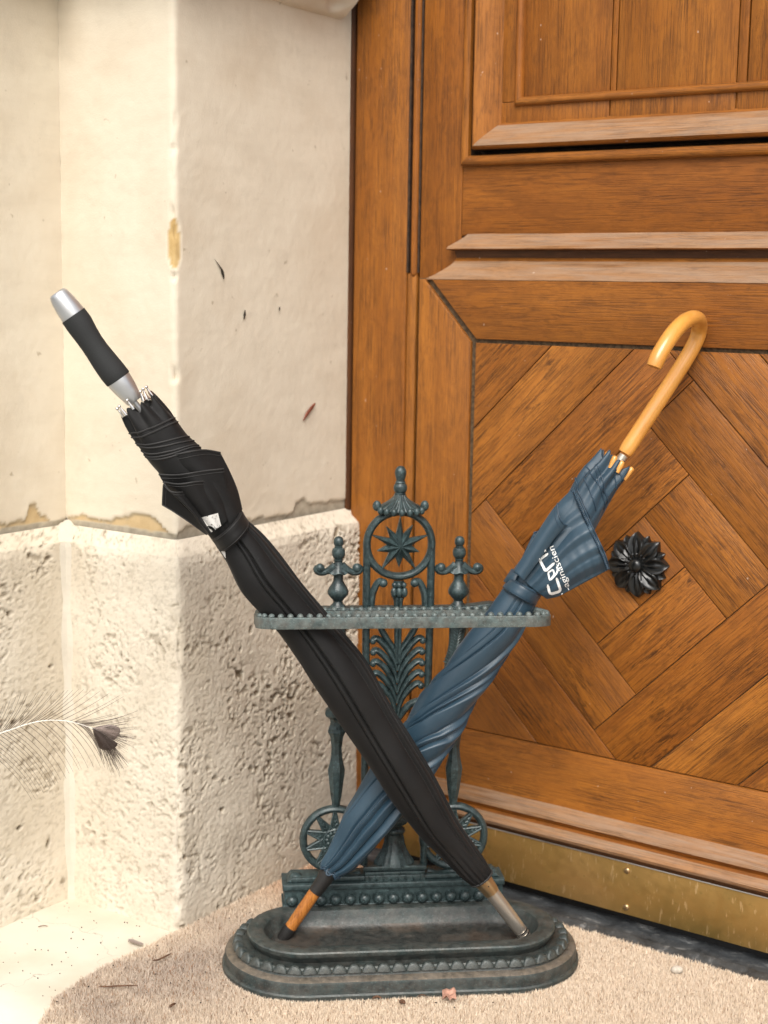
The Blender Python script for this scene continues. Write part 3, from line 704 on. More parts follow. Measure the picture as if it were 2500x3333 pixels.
# keep what the camera can see (with margin) and leave out what the iron base covers
rel = Wp - _C; dep = rel @ _F; px_ = 1250 + FPX * (rel @ _R) / dep; py_ = 1666.5 - FPX * (rel @ _U) / dep
loc_ = Wp - S0; lx = loc_ @ SX; ly = loc_ @ SY; ds = np.hypot(np.maximum(np.abs(lx) - .124, 0), ly)
k = (px_ > -250) & (px_ < 2750) & (py_ < 3600) & (ds > .098); Wp = Wp[k][:NF]; A = A[k][:NF]; Cq = Cq[k][:NF]; ds = ds[k][:NF]; NFv = len(Wp)
th = rng.uniform(0, 2 * math.pi, NFv); lean = np.abs(rng.normal(.38, .25, NFv)); hgt = rng.uniform(.0065, .0105, NFv) * (.85 + .3 * vn(Wp, 60, 82))
hgt *= np.where(ds < .112, .75, 1.0)
wid = rng.uniform(.0003, .00065, NFv); th2 = rng.uniform(0, math.pi, NFv)
tip = Wp + np.column_stack([np.cos(th) * np.sin(lean) * hgt, np.sin(th) * np.sin(lean) * hgt, .006 + np.cos(lean) * hgt])
sd = np.column_stack([np.cos(th2), np.sin(th2), 0 * th2]) * wid[:, None]
b0 = Wp - sd; b1 = Wp + sd; b0[:, 2] = .005; b1[:, 2] = .005
md = (b0 + b1) / 2 * .45 + tip * .55; md[:, 2] += .001
m0 = md - sd * .85; m1 = md + sd * .85
V = np.stack([b0, b1, m1, m0, tip], 1).reshape(-1, 3) - ml
idx = np.arange(NFv)[:, None] * 5
quads = (idx + np.array([[0, 1, 2, 3]])); tris = (idx + np.array([[3, 2, 4]]))
me = bpy.data.meshes.new('fibres')
me.vertices.add(NFv * 5); me.vertices.foreach_set('co', V.ravel())
me.loops.add(NFv * 7); me.polygons.add(NFv * 2)
lp = np.concatenate([quads, tris], 1).ravel(); me.loops.foreach_set('vertex_index', lp)
st = np.empty(NFv * 2, int); st[0::2] = np.arange(NFv) * 7; st[1::2] = np.arange(NFv) * 7 + 4; me.polygons.foreach_set('loop_start', st)
me.update(calc_edges=True); me.validate()
cA = np.array([.74, .60, .45]); cB = np.array([.83, .715, .575]); cG = np.array([.50, .41, .34]); cD = np.array([.30, .17, .09]); cBounce = np.array([.72, .42, .24])
r1 = rng.random(NFv)[:, None]; colr = cA * (1 - r1) + cB * r1
soil = sstep(.30, .70, fbm(Wp, 9, 3, 83)) * sstep(-1.02, -1.22, A) * sstep(1.62, 1.30, Cq)
colr = colr * (1 - .85 * soil[:, None]) + cG * .85 * soil[:, None]
och = sstep(1.50, 1.66, Cq) * sstep(-1.05, -1.2, A); colr = colr * (1 - .6 * och[:, None]) + cBounce * .6 * och[:, None]  # rear left corner tinted orange: reddish bounce light put into the fibres
dk = (rng.random(NFv) < .05 + .10 * soil)[:, None]; colr = np.where(dk, cD * rng.uniform(.5, 1.6, NFv)[:, None], colr)
ca = me.color_attributes.new('Col', 'FLOAT_COLOR', 'POINT')
ca.data.foreach_set('color', np.repeat(np.column_stack([colr, np.ones(NFv)]), 5, axis=0).astype(np.float32).ravel())
me.materials.append(M['fibre']); fo = link('fibres', me, mat); fo['kind'] = 'stuff'

# ================================================================== UMBRELLA STAND
stand = thing('umbrella_stand', 'cast iron umbrella stand in worn green patina with a star in its arched back', 'umbrella stand', S0, SYAW)
def stadium(a, b_, n=96):                                     # outline points and outward normals
    Ls = a - b_; out = []; nn = []
    per = 4 * Ls + 2 * math.pi * b_
    for k in range(n):
        s = per * k / n
        if s < 2 * Ls: p = (-Ls + s, -b_); q = (0, -1)
        elif s < 2 * Ls + math.pi * b_: t = -math.pi / 2 + (s - 2 * Ls) / b_; p = (Ls + b_ * math.cos(t), b_ * math.sin(t)); q = (math.cos(t), math.sin(t))
        elif s < 4 * Ls + math.pi * b_: p = (Ls - (s - 2 * Ls - math.pi * b_), b_); q = (0, 1)
        else: t = math.pi / 2 + (s - 4 * Ls - math.pi * b_) / b_; p = (-Ls + b_ * math.cos(t), b_ * math.sin(t)); q = (math.cos(t), math.sin(t))
        out.append(p); nn.append(q)
    return np.array(out), np.array(nn)
BA, BB = .231, .106
def stsweep(mb, prof, n=128, mi=0, cap=None):                 # prof: (inset, z)
    o, nn = stadium(BA, BB, n); rows = []
    L0 = BA - BB
    for ins, z in prof:
        r = BB - ins; k = max(r, .0004) / BB
        rows.append([((math.copysign(L0, p[0]) if abs(p[0]) > L0 else p[0]) + q[0] * r if abs(p[0]) > L0 - 1e-9 else p[0], q[1] * r, z) for p, q in zip(o, nn)])
    st_ = mb.grid(np.array(rows), True, mi)
    if cap: mb.f.append(tuple(st_ + (len(prof) - 1) * n + i for i in range(n))); mb.m.append(mi)
mb = MB()
pf = [(.003, -.004), (0, -.002), (0, .0055), (.0015, .0075), (.0032, .0080), (.0036, .0100), (.0034, .0185), (.0045, .0215), (.0075, .0232), (.0125, .0240), (.0150, .0246), (.0160, .0265), (.0163, .0325), (.0180, .0345),
      (.0240, .0335), (.0300, .0318), (.0420, .0318)]
stsweep(mb, pf); mb.m = [1 if 7 <= i // 128 <= 9 else 0 for i in range(len(mb.f))]
mb.build('base', [M['iron_base'], M['ledge_dust']], stand)
mb = MB()
stsweep(mb, [(.0400, .0300), (.0350, .0375), (.0330, .0400), (.0318, .0420), (.0316, .0460), (.0330, .0478), (.0400, .0486), (.0505, .0482), (.0530, .0465), (.0560, .0385), (.0600, .0290), (.0650, .0245), (.0720, .0230), (.0900, .0228), (.1040, .0228)], cap=True)
mb.m = [0 if 10 <= i // 128 else 1 for i in range(len(mb.f) - 1)] + [0]; mb.build('tray', [M['iron_tray'], M['iron_base']], stand)
# scallops along the rim: overlapping half rounds
sc_m = MB(); P = []
SW, SH = .0092, .0102
for (yy, k_) in ((.0085, .90), (.0070, .97), (.0035, 1.0), (.0005, 1.0), (-.0012, .93), (-.0022, .80), (-.0026, .55), (-.0028, .25), (-.0028, .02)):
    P.append([(SW * k_ * math.sin(t), yy, -.004 + (SH * k_) * math.cos(t)) for t in np.linspace(-math.pi / 2, math.pi / 2, 15)])
sc_m.grid(np.array(P)); sc_me = sc_m.build('scallop', M['iron_base'], stand, sharp=50)
NS = 58; o_, n_ = stadium(BA - .0165, BB - .0165, NS)
for k in range(NS):
    o = sc_me if k == 0 else sc_me.copy()
    if k: COL.objects.link(o); o.parent = stand
    o.location = (o_[k][0], o_[k][1], .0322); o.rotation_euler = (R_(-16), R_(rng.uniform(-3, 3)), math.atan2(n_[k][1], n_[k][0]) + math.pi / 2)
YB = .085                                                       # plane of the cast back
_a = sl(*z1(688, 200), YB); UX = _a[0]
def S1(x, y): p = sl(*z1(x, y), YB); return np.array([p[0], p[2]])
def S2(x, y): p = sl(*z2(x, y), YB); return np.array([p[0], p[2]])
KP = .000204
def bar(mb, pts, wds, dep=.006, n=28, y=YB, smooth=True, caps=True, seg=10):
    Q = smoothline(pts, n) if smooth else np.array(pts); w_ = np.interp(np.linspace(0, 1, len(Q)), np.linspace(0, 1, len(wds)), wds) if hasattr(wds, '__len__') else wds
    P3 = np.column_stack([Q[:, 0], np.full(len(Q), y), Q[:, 1]])
    fl = dep / np.broadcast_to(np.asarray(w_, float), (len(Q),))
    mb.tube(P3, w_, seg, caps, flat=fl, ref=(0, 1, 0))
def mir(pts, ax): return [(2 * ax - p[0], p[1]) for p in pts]
def zlathe(mb, ax, tab, conv, ky=.8, seg=22, y=YB):              # tab: (zoom y, half width in zoom px); conv: zoom fn
    pr = []
    for yy, hw, in tab:
        c = conv(ax, yy); e = conv(ax + hw, yy); pr.append((abs(e[0] - c[0]), c[1]))
    c0 = conv(ax, tab[0][0]); x0 = np.mean([conv(ax, t[0])[0] for t in tab])
    mb.lathe([(r, z) for r, z in pr], (x0, y, 0), seg=seg, ky=ky); return x0
def zl(mb, x0, tab, conv, axpx, ky=.8, seg=22, y=YB):
    pr = [(abs(conv(axpx + hw, yy)[0] - conv(axpx, yy)[0]), conv(axpx, yy)[1]) for yy, hw in tab]
    mb.lathe(pr, (x0, y, 0), seg=seg, ky=ky)
AX = S1(681, 700)[0]                                            # axis of the back
# top finial
mb = MB(); zl(mb, AX, [(70, 2), (74, 18), (85, 28), (100, 35), (118, 37), (138, 33), (155, 28), (166, 27), (170, 31), (176, 33), (180, 30), (190, 39), (205, 43), (218, 43), (232, 38), (241, 32), (244, 35), (250, 35), (256, 34), (262, 40)], S1, 690, .95)
mb.build('finial', M['iron'], stand)
# fluted crest
mb = MB(); nu, nv = 61, 16; P = []
for j in range(nv):
    t = j / (nv - 1); zy = 250 + (352 - 250) * t; c = S1(690, zy); hw = (34 + 8 * t + 118 * t ** 1.75) * KP
    row = []
    for i in range(nu):
        u = -1 + 2 * i / (nu - 1); rib = .5 + .5 * math.cos(u * math.pi * 9)
        row.append((AX + hw * math.sin(u * 1.45) / math.sin(1.45), YB - (.010 + .010 * t) * math.cos(u * 1.45) - .0022 * rib * (.3 + t), c[1] - .0035 * u * u * 0 + .003 * abs(u) ** 3 * t))
    P.append(row)
mb.grid(P); back = [[(p[0], YB + .006, p[2]) for p in r] for r in P]; mb.grid(back)
mb.grid([[P[j][0] for j in range(nv)], [back[j][0] for j in range(nv)]]); mb.grid([[P[j][-1] for j in range(nv)], [back[j][-1] for j in range(nv)]]); mb.grid([P[-1], back[-1]])
cr = mb.build('crest', M['iron'], stand)
for k in range(9):
    u = -1 + 2 * k / 8; b_ = MB(); hw = 160 * KP; zc = S1(690, 353)[1] + .003 * abs(u) ** 3
    big = abs(u) > .95
    b_.sphere((AX + hw * math.sin(u * 1.3) / math.sin(1.3) * .95, YB - .018 * math.cos(u * 1.3) - .003, zc + (.004 if big else 0)), .0056 if big else .0042, 10, 8, (1, 1, 1.25)); b_.build('bead', M['iron'], cr)
# arch
zc = S1(685, 568)[1]; ro, ri = 233 * KP, 183 * KP; rm, hw_ = (ro + ri) / 2, (ro - ri) / 2
mb = MB(); bar(mb, [(AX + rm * math.cos(t), zc + rm * math.sin(t)) for t in np.linspace(0, 2 * math.pi, 73)], hw_, .0075, smooth=False, caps=False, seg=14)
mb.build('star_ring', M['iron'], stand)
zbot = S2(790, 1125)[1]
for sgn in (-1, 1):
    mb = MB(); bar(mb, [(AX + sgn * rm * .995, zc + .002), (AX + sgn * (rm - .0004), zc - .1), (AX + sgn * (rm - .0012), zc - .2), (AX + sgn * (rm - .002), zbot)], hw_, .0072, 30, seg=12); mb.build('arch_leg', M['iron'], stand)
# ten pointed star
pts = [(690, 386), (768, 446), (866, 508), (812, 614), (794, 730), (684, 712), (573, 728), (545, 610), (504, 507), (598, 452)]
cx, cz = AX, S1(686, 578)[1]
mb = MB(); ring = []
for k in range(10):
    q = S1(*pts[k]); x = q[0] - S1(686, pts[k][1])[0]; ring.append((AX + x, q[1]))
V = [(cx, YB - .0135, cz)]
for k in range(10):
    p = np.array(ring[k]); p2 = np.array(ring[(k + 1) % 10]); a1 = math.atan2(p[1] - cz, p[0] - cx); a2 = math.atan2(p2[1] - cz, p2[0] - cx)
    da = (a2 - a1 + math.pi) % (2 * math.pi) - math.pi; am = a1 + da / 2; rv = 78 * KP
    V.append((p[0], YB - .0045, p[1])); V.append((cx + rv * math.cos(am), YB - .0020, cz + rv * math.sin(am)))
F_ = []
for k in range(20): F_.append((0, 1 + k, 1 + (k + 1) % 20))
nV = len(V); V += [(x, YB + .004, z) for x, y, z in V[1:]]; 
for k in range(20): F_.append((1 + k, 1 + (k + 1) % 20, nV + (k + 1) % 20, nV + k))
F_.append(tuple(nV + k for k in range(20))); mb.add(V, F_); mb.build('star', M['iron'], stand, smooth=False)
# capital and stem under the ring
mb = MB(); zt_ = lambda y: S1(676, y)[1]
mb.lathe([(20 * KP, zt_(1330)), (24 * KP, zt_(1150)), (26 * KP, zt_(1000)), (30 * KP, zt_(930)), (40 * KP, zt_(905)), (28 * KP, zt_(897)), (34 * KP, zt_(850)), (42 * KP, zt_(838)), (30 * KP, zt_(832)), (36 * KP, zt_(800))], (AX, YB, 0), seg=16, ky=.8)
for dx in (-9, 9): mb.tube([(AX + dx * KP, YB - .0055, zt_(1320)), (AX + dx * 1.3 * KP, YB - .0062, zt_(905))], .0022, 8)
st_o = mb.build('palm_stem', M['iron'], stand)
for dx in (-30, 0, 30):
    b_ = MB(); b_.sphere((AX + dx * KP, YB - .0060, zt_(822)), .0038, 10, 8); b_.build('bead', M['iron'], st_o)
    b_ = MB(); b_.sphere((AX + dx * 1.15 * KP, YB - .0070, zt_(868)), .0042, 10, 8, (1, 1, 1.6)); b_.build('bead', M['iron'], st_o)
def conv_r(pts, f):                                              # right-hand traced points -> plane, symmetric about AX
    return [(AX + (f(*p)[0] - f(AXPX(p[1], f), p[1])[0]), f(*p)[1]) for p in pts]
def AXPX(y, f): return 690 - (y - 150) * .0192 if f is S1 else 0
for sgn in (1, -1):
    # volutes below the ring
    mb = MB(); pr = conv_r([(772, 822), (786, 800), (806, 806), (826, 840), (842, 890), (846, 960), (846, 1010)], S1)
    pr = pr if sgn == 1 else mir(pr, AX); bar(mb, pr, [.0035, .0045, .0048, .005, .0046, .004], .006)
    c = conv_r([(776, 812)], S1)[0]; c = c if sgn == 1 else mir([c], AX)[0]; mb.sphere((c[0], YB - .003, c[1]), .0058, 12, 8); mb.build('volute', M['iron'], stand)
    # palm fronds (traced at 5.18x in the crop 1180..1500 x 1950..2350)
    def FZ(x, y): return z1((1180 + x / 5.184 - 950) * 1.952, (1950 + y / 5.184 - 1480) * 1.952)
    fr_ = [[(905, 460), (850, 560), (760, 700), (660, 840), (600, 1000)],
           [(1020, 690), (985, 650), (930, 665), (850, 740), (740, 880), (650, 1030), (600, 1190)],
           [(1010, 880), (980, 850), (920, 870), (820, 960), (720, 1090), (640, 1240), (598, 1400)],
           [(1010, 1070), (980, 1040), (910, 1060), (800, 1160), (710, 1300), (640, 1440), (596, 1570)],
           [(1005, 1260), (970, 1230), (900, 1255), (790, 1360), (700, 1490), (630, 1630), (592, 1740)],
           [(995, 1450), (960, 1415), (890, 1440), (790, 1530), (700, 1650), (640, 1790), (610, 1960)]]
    for pth in fr_:
        q = []
        for x, y in pth:
            pp = sl(1180 + x / 5.184, 1950 + y / 5.184, YB); axx = sl(1180 + (598 - (y - 1000) * .006) / 5.184, 1950 + y / 5.184, YB)
            q.append((AX + sgn * (pp[0] - axx[0]), pp[2]))
        mb = MB(); bar(mb, q, [.0042, .0046, .0044, .0040, .0034, .0024], .0058, 26)
        ridge = smoothline(q, 24); mb.tube(np.column_stack([ridge[:, 0], np.full(24, YB - .0052), ridge[:, 1]]), .0013, 6)
        if pth is not fr_[0]: mb.sphere((q[0][0], YB - .003, q[0][1]), .0046, 10, 8)
        mb.build('frond', M['iron'], stand)
    # lower scroll arch
    mb = MB(); q = []
    for x, y in [(600, 2060), (680, 1930), (790, 1800), (930, 1725), (1030, 1735), (1075, 1800)]:
        pp = sl(1180 + x / 5.184, 1950 + y / 5.184, YB); axx = sl(1180 + 592 / 5.184, 1950 + y / 5.184, YB); q.append((AX + sgn * (pp[0] - axx[0]), pp[2]))
    bar(mb, q, [.004, .005, .005, .0045], .006); mb.build('volute', M['iron'], stand)
    # side column with finial
    axz = 1060; xs = AX + sgn * (S1(1060, 740)[0] - S1(AXPX(740, S1), 740)[0])
    mb = MB()
    zl(mb, xs, [(515, 2), (520, 18), (532, 28), (550, 32), (566, 30), (578, 22), (582, 27), (586, 24), (594, 36), (612, 42), (634, 41), (650, 33), (660, 24), (664, 30), (670, 26)], S1, axz, .95)
    zl(mb, xs, [(745, 40), (757, 34), (768, 30), (795, 31), (815, 42), (840, 58), (862, 66), (880, 64), (898, 50), (914, 34), (925, 28), (940, 34), (955, 52), (968, 60), (985, 62)], S1, axz, .9)
    mb.build('finial', M['iron'], stand)
    # flared hat with curled arms
    mb = MB(); P = []; 
    for j in range(9):
        t = j / 8; zz = S1(axz, 664 + 84 * t)[1]; hwid = (24 + 46 * t ** 1.6) * KP
        P.append([(xs + hwid * math.cos(a), YB + .7 * hwid * math.sin(a), zz - .0012 * t * (math.cos(a * 6))) for a in np.linspace(0, 2 * math.pi, 30, endpoint=False)])
    mb.grid(P, True); mb.f.append(tuple(range(8 * 30, 9 * 30))); mb.m.append(0)
    for s2 in (1, -1):
        ln = (1, 1.02)[s2 == 1]
        q = [(xs + s2 * x * KP, S1(axz, y)[1]) for x, y in ((20, 700), (60, 728), (95, 742), (125, 738), (138, 722), (130, 706))]
        bar(mb, q, [.006, .005, .0044, .0046, .005, .004], .0058); mb.sphere((xs + s2 * 118 * KP, YB - .002, S1(axz, 714)[1]), .0062, 12, 8)
    mb.build('finial_arm', M['iron'], stand)
    # leaf bracket
    q = [(xs + sgn * x * KP * .9, S1(axz, y)[1]) for x, y in ((4, 1090), (-4, 1150), (-14, 1210), (-30, 1270), (-52, 1320), (-70, 1370))]
    mb = MB(); bar(mb, q, [.0118, .0105, .009, .0085, .0075, .004], .006, 30)
    c_ = smoothline(q, 30); mb.tube(np.column_stack([c_[:, 0], np.full(30, YB - .0062), c_[:, 1]]), .0011, 6)
    for k in range(3, 27, 2):
        for s2 in (1, -1):
            p = c_[k]; mb.tube([(p[0], YB - .0060, p[1]), (p[0] + s2 * .0045, YB - .0052, p[1] + .004), (p[0] + s2 * .0080, YB - .003, p[1] + .0055)], [.0012, .0012, .0006], 5)
    mb.build('leaf_bracket', M['iron'], stand)
    # lower column (octagonal baluster), traced in zoom 2
    AX2 = lambda y: 800 - (y - 500) * .017
    xc = AX + (S2(1150, 545)[0] - S2(AX2(545), 545)[0]) * sgn
    mb = MB(); zz = lambda y: S2(1150, y)[1]; K2 = S2(1100, 545)[0] - S2(1000, 545)[0]; K2 /= 100
    mb.lathe([(26 * K2, zz(770)), (28 * K2, zz(735)), (36 * K2, zz(700)), (54 * K2, zz(562)), (55 * K2, zz(548)), (38 * K2, zz(480)), (33 * K2, zz(420)), (42 * K2, zz(350)), (58 * K2, zz(318)), (54 * K2, zz(312)), (54 * K2, zz(298)), (46 * K2, zz(285)), (42 * K2, zz(262)), (50 * K2, zz(240)), (74 * K2, zz(222)), (78 * K2, zz(205)), (74 * K2, zz(188)), (60 * K2, zz(178)), (40 * K2, zz(172))], (xc, YB, 0), seg=8, ky=.85, e=(math.cos(R_(22.5)), math.sin(R_(22.5)), 0))
    mb.build('column', M['iron'], stand, sharp=28)
    # wheel
    q0_ = S2(222, 955); wx = AX + sgn * (S2(1147, 955)[0] - S2(AX2(955), 955)[0]); wz = S2(1147, 958)[1]; RW = 206 * K2
    mb = MB(); bar(mb, [(wx + (RW - .0045) * math.cos(t), wz + (RW - .0045) * math.sin(t)) for t in np.linspace(0, 2 * math.pi, 61)],   .0052, .0068, smooth=False, caps=False, seg=12)
    wh = mb.build('wheel', M['iron'], stand)
    hub = MB(); bar(hub, [(wx + 62 * K2 * math.cos(t), wz + 62 * K2 * math.sin(t)) for t in np.linspace(0, 2 * math.pi, 41)], .0034, .0060, smooth=False, caps=False, seg=8)
    bar(hub, [(wx + 26 * K2 * math.cos(t), wz + 26 * K2 * math.sin(t)) for t in np.linspace(0, 2 * math.pi, 31)], .0030, .0065, smooth=False, caps=False, seg=8)
    hub.lathe([(66 * K2, 0), (64 * K2, .003), (.0001, .003)], (wx, YB + .001, wz), ax=(0, -1, 0), e=(1, 0, 0), seg=28)
    hub.sphere((wx, YB - .004, wz), .0055, 10, 8)
    for k in range(12): t = 2 * math.pi * k / 12; hub.sphere((wx + 44 * K2 * math.cos(t), YB - .004, wz + 44 * K2 * math.sin(t)), .0035, 8, 6)
    hub.build('hub', M['iron'], wh)
    for k in range(10):
        t = math.pi / 2 + 2 * math.pi * k / 10; er = np.array([math.cos(t), math.sin(t)]); et = np.array([-er[1], er[0]])
        b_ = MB(); rr0, rr1 = 64 * K2, RW - .0075; w0 = 29 * K2
        tri = [er * rr0 + et * w0, er * rr1 + et * .0012, er * rr1 - et * .0012, er * rr0 - et * w0]; tri = [(wx + p[0], wz + p[1]) for p in tri]
        b_.prism(tri, YB - .0045, YB + .004, .0015)
        for a_, c2 in ((tri[0], tri[1]), (tri[3], tri[2])): b_.tube([(a_[0], YB - .0048, a_[1]), (c2[0], YB - .0048, c2[1])], .0015, 6)
        for f_ in (.2, .42, .64):
            pc = er * (rr0 + (rr1 - rr0) * f_); wv = w0 * (1 - f_) * .75
            for s2 in (1, -1): b_.tube([(wx + pc[0], YB - .0052, wz + pc[1]), (wx + (pc + et * s2 * wv + er * .004)[0], YB - .0048, wz + (pc + et * s2 * wv + er * .004)[1])], .0010, 5)
        b_.build('ray', M['iron'], wh, sharp=30)
    # foot scroll beside the plaque
    q = [(AX + sgn * (S2(x, y)[0] - S2(790, y)[0]), S2(x, y)[1]) for x, y in ((985, 1180), (1060, 1190), (1150, 1172), (1220, 1195), (1300, 1205), (1365, 1205))]
    mb = MB(); bar(mb, q, [.008, .006, .0065, .007, .0075, .006], .008); c = q[-1]; mb.sphere((c[0] + sgn * .001, YB - .002, c[1] + .005), .0108, 14, 10); mb.build('foot_scroll', M['iron'], stand)
# urn and plaque
K2 = (S2(1100, 545)[0] - S2(1000, 545)[0]) / 100; zz = lambda y: S2(790, y)[1]
mb = MB(); P = []
for y, hw in ((1120, 112), (1105, 108), (1080, 92), (1040, 70), (1000, 58), (960, 52), (945, 52), (938, 62), (925, 66), (912, 60), (905, 48), (892, 50), (885, 66), (875, 74), (862, 74), (852, 60), (840, 40)):
    r = hw * K2; P.append([(AX + (r * (1 + (.10 * math.cos(14 * t) if y > 950 else (.06 * math.cos(18 * t) if y < 890 else 0)))) * math.cos(t), YB + .8 * r * math.sin(t), zz(y)) for t in np.linspace(0, 2 * math.pi, 84, endpoint=False)])
mb.grid(P, True); mb.f.append(tuple(range(84))); mb.m.append(0); mb.build('urn', M['iron'], stand)
mb = MB(); x0, x1 = AX - 180 * K2, AX + 180 * K2; za, zb_ = zz(1245), zz(1122)
mb.box((x0, YB - .012, za), (x1, YB + .006, zb_)); fx = .006
mb.prism([(x0 - .002, zb_ - .004), (x1 + .002, zb_ - .004), (x1 + .002, zb_ + .002), (x0 - .002, zb_ + .002)], YB - .017, YB - .011, .0015)
for (xa, xb, zc_, zd) in ((x0, x1, zb_ - .0105, zb_ - .006), (x0, x1, za + .001, za + .006), (x0, x0 + .006, za + .006, zb_ - .0105), (x1 - .006, x1, za + .006, zb_ - .0105)):
    mb.prism([(xa, zc_), (xb, zc_), (xb, zd), (xa, zd)], YB - .0165, YB - .0115, .001)
pq_ = mb.build('plaque', M['iron'], stand, sharp=30)
for k in range(7):
    xk = AX + (k - 3) * 45 * K2; b_ = MB(); b_.prism([(xk - .0042, zz(1218)), (xk + .0042, zz(1218)), (xk + .0050, zz(1168)), (xk - .0050, zz(1168))], YB - .0155, YB - .0118, .0016); b_.build('flute', M['iron'], pq_, sharp=30)
# bead box at the foot of the back
x0 = S2(132, 1330)[0]; p = sl(*z3(332, 330), .066); x0 = p[0]; x1 = sl(*z3(1218, 320), .066)[0]; zt0 = sl(*z3(780, 267), .066)[2]; zb0 = .0440
mb = MB(); mb.box((x0 + .002, .068, .0300), (x1 - .002, .105, zt0 - .004))
mb.prism([(x0, zt0 - .0095), (x1, zt0 - .0095), (x1, zt0 - .001), (x0, zt0 - .001)], .064, .106, .002)
mb.prism([(x0, .0445), (x1, .0445), (x1, .0500), (x0, .0500)], .0655, .106, .0015)
mb.prism([(x0 + .006, zt0 + .0002), (x1 - .006, zt0 + .0002), (x1 - .012, zt0 + .006), (x0 + .012, zt0 + .006)], .070, .100, .001)
bx = mb.build('bead_box', M['iron'], stand, sharp=30)
zbead = sl(*z3(780, 337), .064)[2]; b0_ = MB(); b0_.sphere((0, 0, 0), .0078, 16, 12, (1, .9, 1)); be0 = b0_.build('bead', M['iron'], bx)
xa = sl(*z3(370, 350), .064)[0]; xb = sl(*z3(1118, 330), .064)[0]
for k in range(14):
    o = be0 if k == 0 else be0.copy()
    if k: COL.objects.link(o); o.parent = bx
    o.location = (xa + (xb - xa) * k / 13, .0655, zbead)
# ring rail: flat oval band, tilted a little upwards to the front
RC = -.0085; RA2, RB2 = .1825, .066; fz = sl(1300, 2026, -.066)[2]; bz = sl(1400, 1990, .066)[2] - .0045
def rz(y): return fz + (bz - fz) * (y + .066) / .132
RCR = .034
def rrect(ins, n):                                            # rounded oblong, n points evenly spread
    a, b_, r = RA2 - ins, RB2 - ins, RCR - ins; big_ = []
    for cx_, cy_, t0 in ((a - r, -b_ + r, -90), (a - r, b_ - r, 0), (-a + r, b_ - r, 90), (-a + r, -b_ + r, 180)):
        big_ += [(cx_ + r * math.cos(R_(t0 + 5 * k)), cy_ + r * math.sin(R_(t0 + 5 * k))) for k in range(19)]
    big_ = np.array(big_ + [big_[0]]); L_ = np.concatenate([[0], np.cumsum(np.hypot(*np.diff(big_, axis=0).T))]); t = np.linspace(0, L_[-1], n, endpoint=False)
    return np.column_stack([np.interp(t, L_, big_[:, 0]), np.interp(t, L_, big_[:, 1])])
def rstad(ins, n=200): return rrect(ins, n), None
mb = MB(); rows = []
for ins, dz in ((.0005, -.0074), (0, -.0066), (0, .0056), (.0010, .0066), (.0085, .0068), (.0105, .0060), (.0110, .0), (.0105, -.0068), (.0005, -.0074)):
    pp, _ = rstad(ins); rows.append([(RC + x, y, rz(y) + dz) for x, y in pp])
mb.grid(rows, True); rail = mb.build('ring_rail', M['iron_rail'], stand, sharp=40)
b0_ = MB(); b0_.sphere((0, 0, 0), .0040, 12, 8); be0 = b0_.build('bead', M['iron_rail'], rail)
pp = rrect(.0050, 78)
for k, (x, y) in enumerate(pp):
    o = be0 if k == 0 else be0.copy()
    if k: COL.objects.link(o); o.parent = rail
    o.location = (RC + x, y, rz(y) + .0078); o.rotation_euler = (0, 0, k * .7); o.scale = (1, 1, .95)
mb = MB()
Q = [(RC - .15, bz - .004), (RC + .155, bz - .004), (RC + .155, bz + .008), (RC + .128, bz + .013), (RC + .105, bz + .010), (RC + .08, bz + .008), (RC - .10, bz + .008), (RC - .128, bz + .012), (RC - .15, bz + .008)]
mb.prism(Q, YB - .012, YB + .006, .002); mb.build('cross_plate', M['iron'], stand, sharp=30)

# ================================================================== UMBRELLAS
class Umb:
    def __init__(s, tip, top, th):
        s.P0 = np.array(tip); s.A = np.array(top) - s.P0; s.A /= np.linalg.norm(s.A)
        v = _C - (s.P0 + np.array(top)) / 2; s.n = v - s.A * (v @ s.A); s.n /= np.linalg.norm(s.n); s.e = np.cross(s.A, s.n); s.th = th
    def at(s, x, y, b=0.0): return onp(x, y, s.P0 + s.n * b, s.n)      # pixel -> plane through the axis, b metres nearer
    def px(s, p): return np.linalg.norm(p - _C) / FPX                  # metres per pixel there
    def w(s, p): return p - s.P0
def sframe(x, y, ys): return sl(x, y, ys)[0] * SX + sl(x, y, ys)[1] * SY + sl(x, y, ys)[2] * ZV + S0
def umb_tube(u, tab, fold, name, mat, rows=150, seg=150, kd=.9, caps=True):
    """tab: (px, py, width px); fold(theta,t)-> relative radius"""
    T = np.array(tab, float); d = np.concatenate([[0], np.cumsum(np.hypot(*np.diff(T[:, :2], axis=0).T))]); d /= d[-1]
    S = smoothline(T, rows); tt = np.linspace(0, 1, rows); rws = []
    th = np.linspace(0, 2 * math.pi, seg, endpoint=False)
    for i in range(rows):
        c = u.at(S[i, 0], S[i, 1]); r = S[i, 2] / 2 * u.px(c); g = fold(th, tt[i], r)
        ax_ = sstep(.90, 1, tt[i]) * (.0058 * np.cos(8 * th + 2) + .002 * np.cos(3 * th))
        rws.append(u.w(c)[None, :] + ax_[:, None] * u.A + (r * g)[:, None] * (np.cos(th)[:, None] * u.e + kd * np.sin(th)[:, None] * u.n))
    for q_, k_ in ((-.006, .80), (-.016, .62), (-.03, .35)): rws.append(u.w(c)[None, :] + u.A * q_ + (r * k_ * g)[:, None] * (np.cos(th)[:, None] * u.e + kd * np.sin(th)[:, None] * u.n))
    rows = len(rws)
    b = MB(); o = b.grid(np.array(rws), True)
    if caps:
        b.f.append(tuple(range(seg))); b.m.append(0); b.f.append(tuple((rows - 1) * seg + k for k in range(seg))); b.m.append(0)
    ob = b.build(name, mat, u.th, sharp=None); u.bv.append(ob); return ob, S
